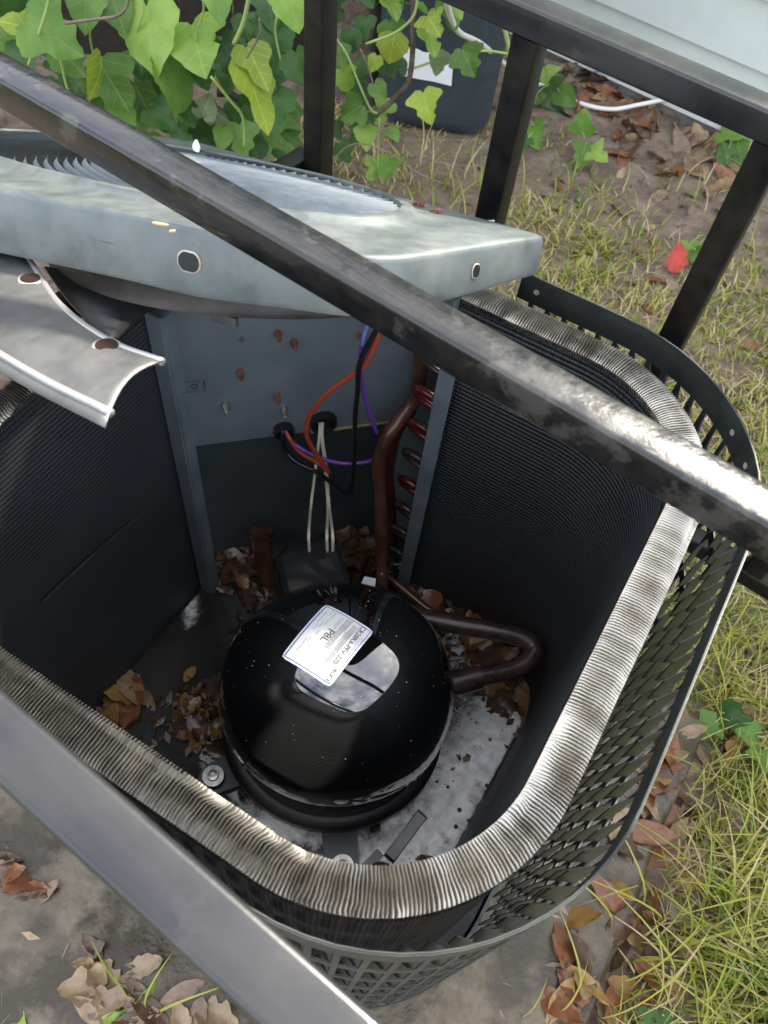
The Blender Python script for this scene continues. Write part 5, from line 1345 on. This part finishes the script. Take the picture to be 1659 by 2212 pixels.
def foam_mat():
    m = MT['foam']; n, l = m.node_tree.nodes, m.node_tree.links
    at_ = n.new('ShaderNodeAttribute'); at_.attribute_name = 'dens'
    g = n.new('ShaderNodeNewGeometry')
    a = n.new('ShaderNodeTexNoise'); a.inputs['Scale'].default_value = 48; a.inputs['Detail'].default_value = 3; l.new(g.outputs['Position'], a.inputs['Vector'])
    vo = n.new('ShaderNodeTexVoronoi'); vo.inputs['Scale'].default_value = 230; l.new(g.outputs['Position'], vo.inputs['Vector'])
    ad = n.new('ShaderNodeMath'); ad.operation = 'MULTIPLY_ADD'; ad.inputs[1].default_value = 1.1; l.new(a.outputs['Fac'], ad.inputs[0]); l.new(at_.outputs['Fac'], ad.inputs[2])
    ad2 = n.new('ShaderNodeMath'); ad2.operation = 'MULTIPLY_ADD'; ad2.inputs[1].default_value = -0.22; l.new(vo.outputs['Distance'], ad2.inputs[0]); l.new(ad.outputs[0], ad2.inputs[2])
    mr = n.new('ShaderNodeMapRange'); mr.inputs[1].default_value = 0.45; mr.inputs[2].default_value = 1.20; mr.inputs[4].default_value = 0.93; l.new(ad2.outputs[0], mr.inputs[0])
    tr = n.new('ShaderNodeBsdfTransparent'); ms = n.new('ShaderNodeMixShader'); o = n['Material Output']
    l.new(mr.outputs[0], ms.inputs[0]); l.new(tr.outputs[0], ms.inputs[1]); l.new(n['Principled BSDF'].outputs[0], ms.inputs[2]); l.new(ms.outputs[0], o.inputs['Surface'])
foam_mat()
def blobs(P, lst):
    c = -1.0
    for (cx_, cy_, rx, ry, s) in lst: c = max(c, s*(1-((P[0]-cx_)/rx)**2*0.8-((P[1]-cy_)/ry)**2*0.8))
    return c
def foam_sheet(fn, z, step, bounds, amp, inside):
    idx = {}; V = []; F = []; D = []
    a0_, a1_, b0_, b1_ = bounds; na, nb_ = int((a1_-a0_)/step), int((b1_-b0_)/step)
    val = np.full((na+1, nb_+1), -1.0)
    for i in range(na+1):
        for j in range(nb_+1):
            a, b = a0_+i*step, b0_+j*step
            if inside(a, b):
                p = uv(a, b); val[i, j] = fn(proj((p.x, p.y, z)))+0.35*mnoise.noise((a*30, b*30, 4.4))+0.2*mnoise.noise((a*80, b*80, 2))
    for i in range(na):
        for j in range(nb_):
            q = [(i, j), (i+1, j), (i+1, j+1), (i, j+1)]
            if max(val[k] for k in q) < 0.0: continue
            f_ = []
            for k in q:
                if k not in idx:
                    a, b = a0_+k[0]*step, b0_+k[1]*step; p = uv(a, b); idx[k] = len(V); D.append(max(0.0, float(val[k])))
                    V.append((p.x, p.y, z+amp*D[-1]*(0.6+mnoise.noise((a*70, b*70, 7)))))
                f_.append(idx[k])
            F.append(tuple(f_))
    o = mk('foam', V, F, MT['foam'], smooth=True)
    at_ = o.data.attributes.new('dens', 'FLOAT', 'POINT'); at_.data.foreach_set('value', np.array(D, dtype=np.float32))
    return o
foam = put(foam_sheet(lambda P: blobs(P, ((1060, 1600, 95, 130, 1.0), (1000, 1700, 120, 140, 1.05), (930, 1800, 120, 100, 1.0), (850, 1850, 100, 60, 0.8), (620, 1790, 180, 70, 0.62), (1000, 1400, 90, 45, 0.5), (740, 1830, 60, 40, 0.6), (480, 1197, 50, 12, 0.5), (410, 1310, 22, 40, 0.5))), PAN_Z+0.0065, 0.004, (-0.51, 0.05, 0.10, 0.68), 0.004, inside_coil), 'grey soap foam on the water to the right of the compressor', 'foam', kind='stuff')
mb = MB(); rb_ = random.Random(8)
for _ in range(200):
    px, py = rb_.gauss(1010, 75), rb_.gauss(1690, 110)
    p = at(px, py, PAN_Z+0.0075); a, b = p.dot(U), p.dot(Vv)
    if not inside_coil(a, b) or math.hypot(p.x-CX, p.y-CY) < 0.165: continue
    R = rb_.choice((0.0008, 0.001, 0.0013, 0.0018, 0.0028, 0.0038) if rb_.random() < 0.4 else (0.0008, 0.0011))
    mb.add(*latheg(p, [(R, -0.0006), (R*0.95, R*0.35), (R*0.6, R*0.8), (0, R)], 8))
put(mb.build('bubbles', MT['bubble'], foam, smooth=True), kind='stuff')
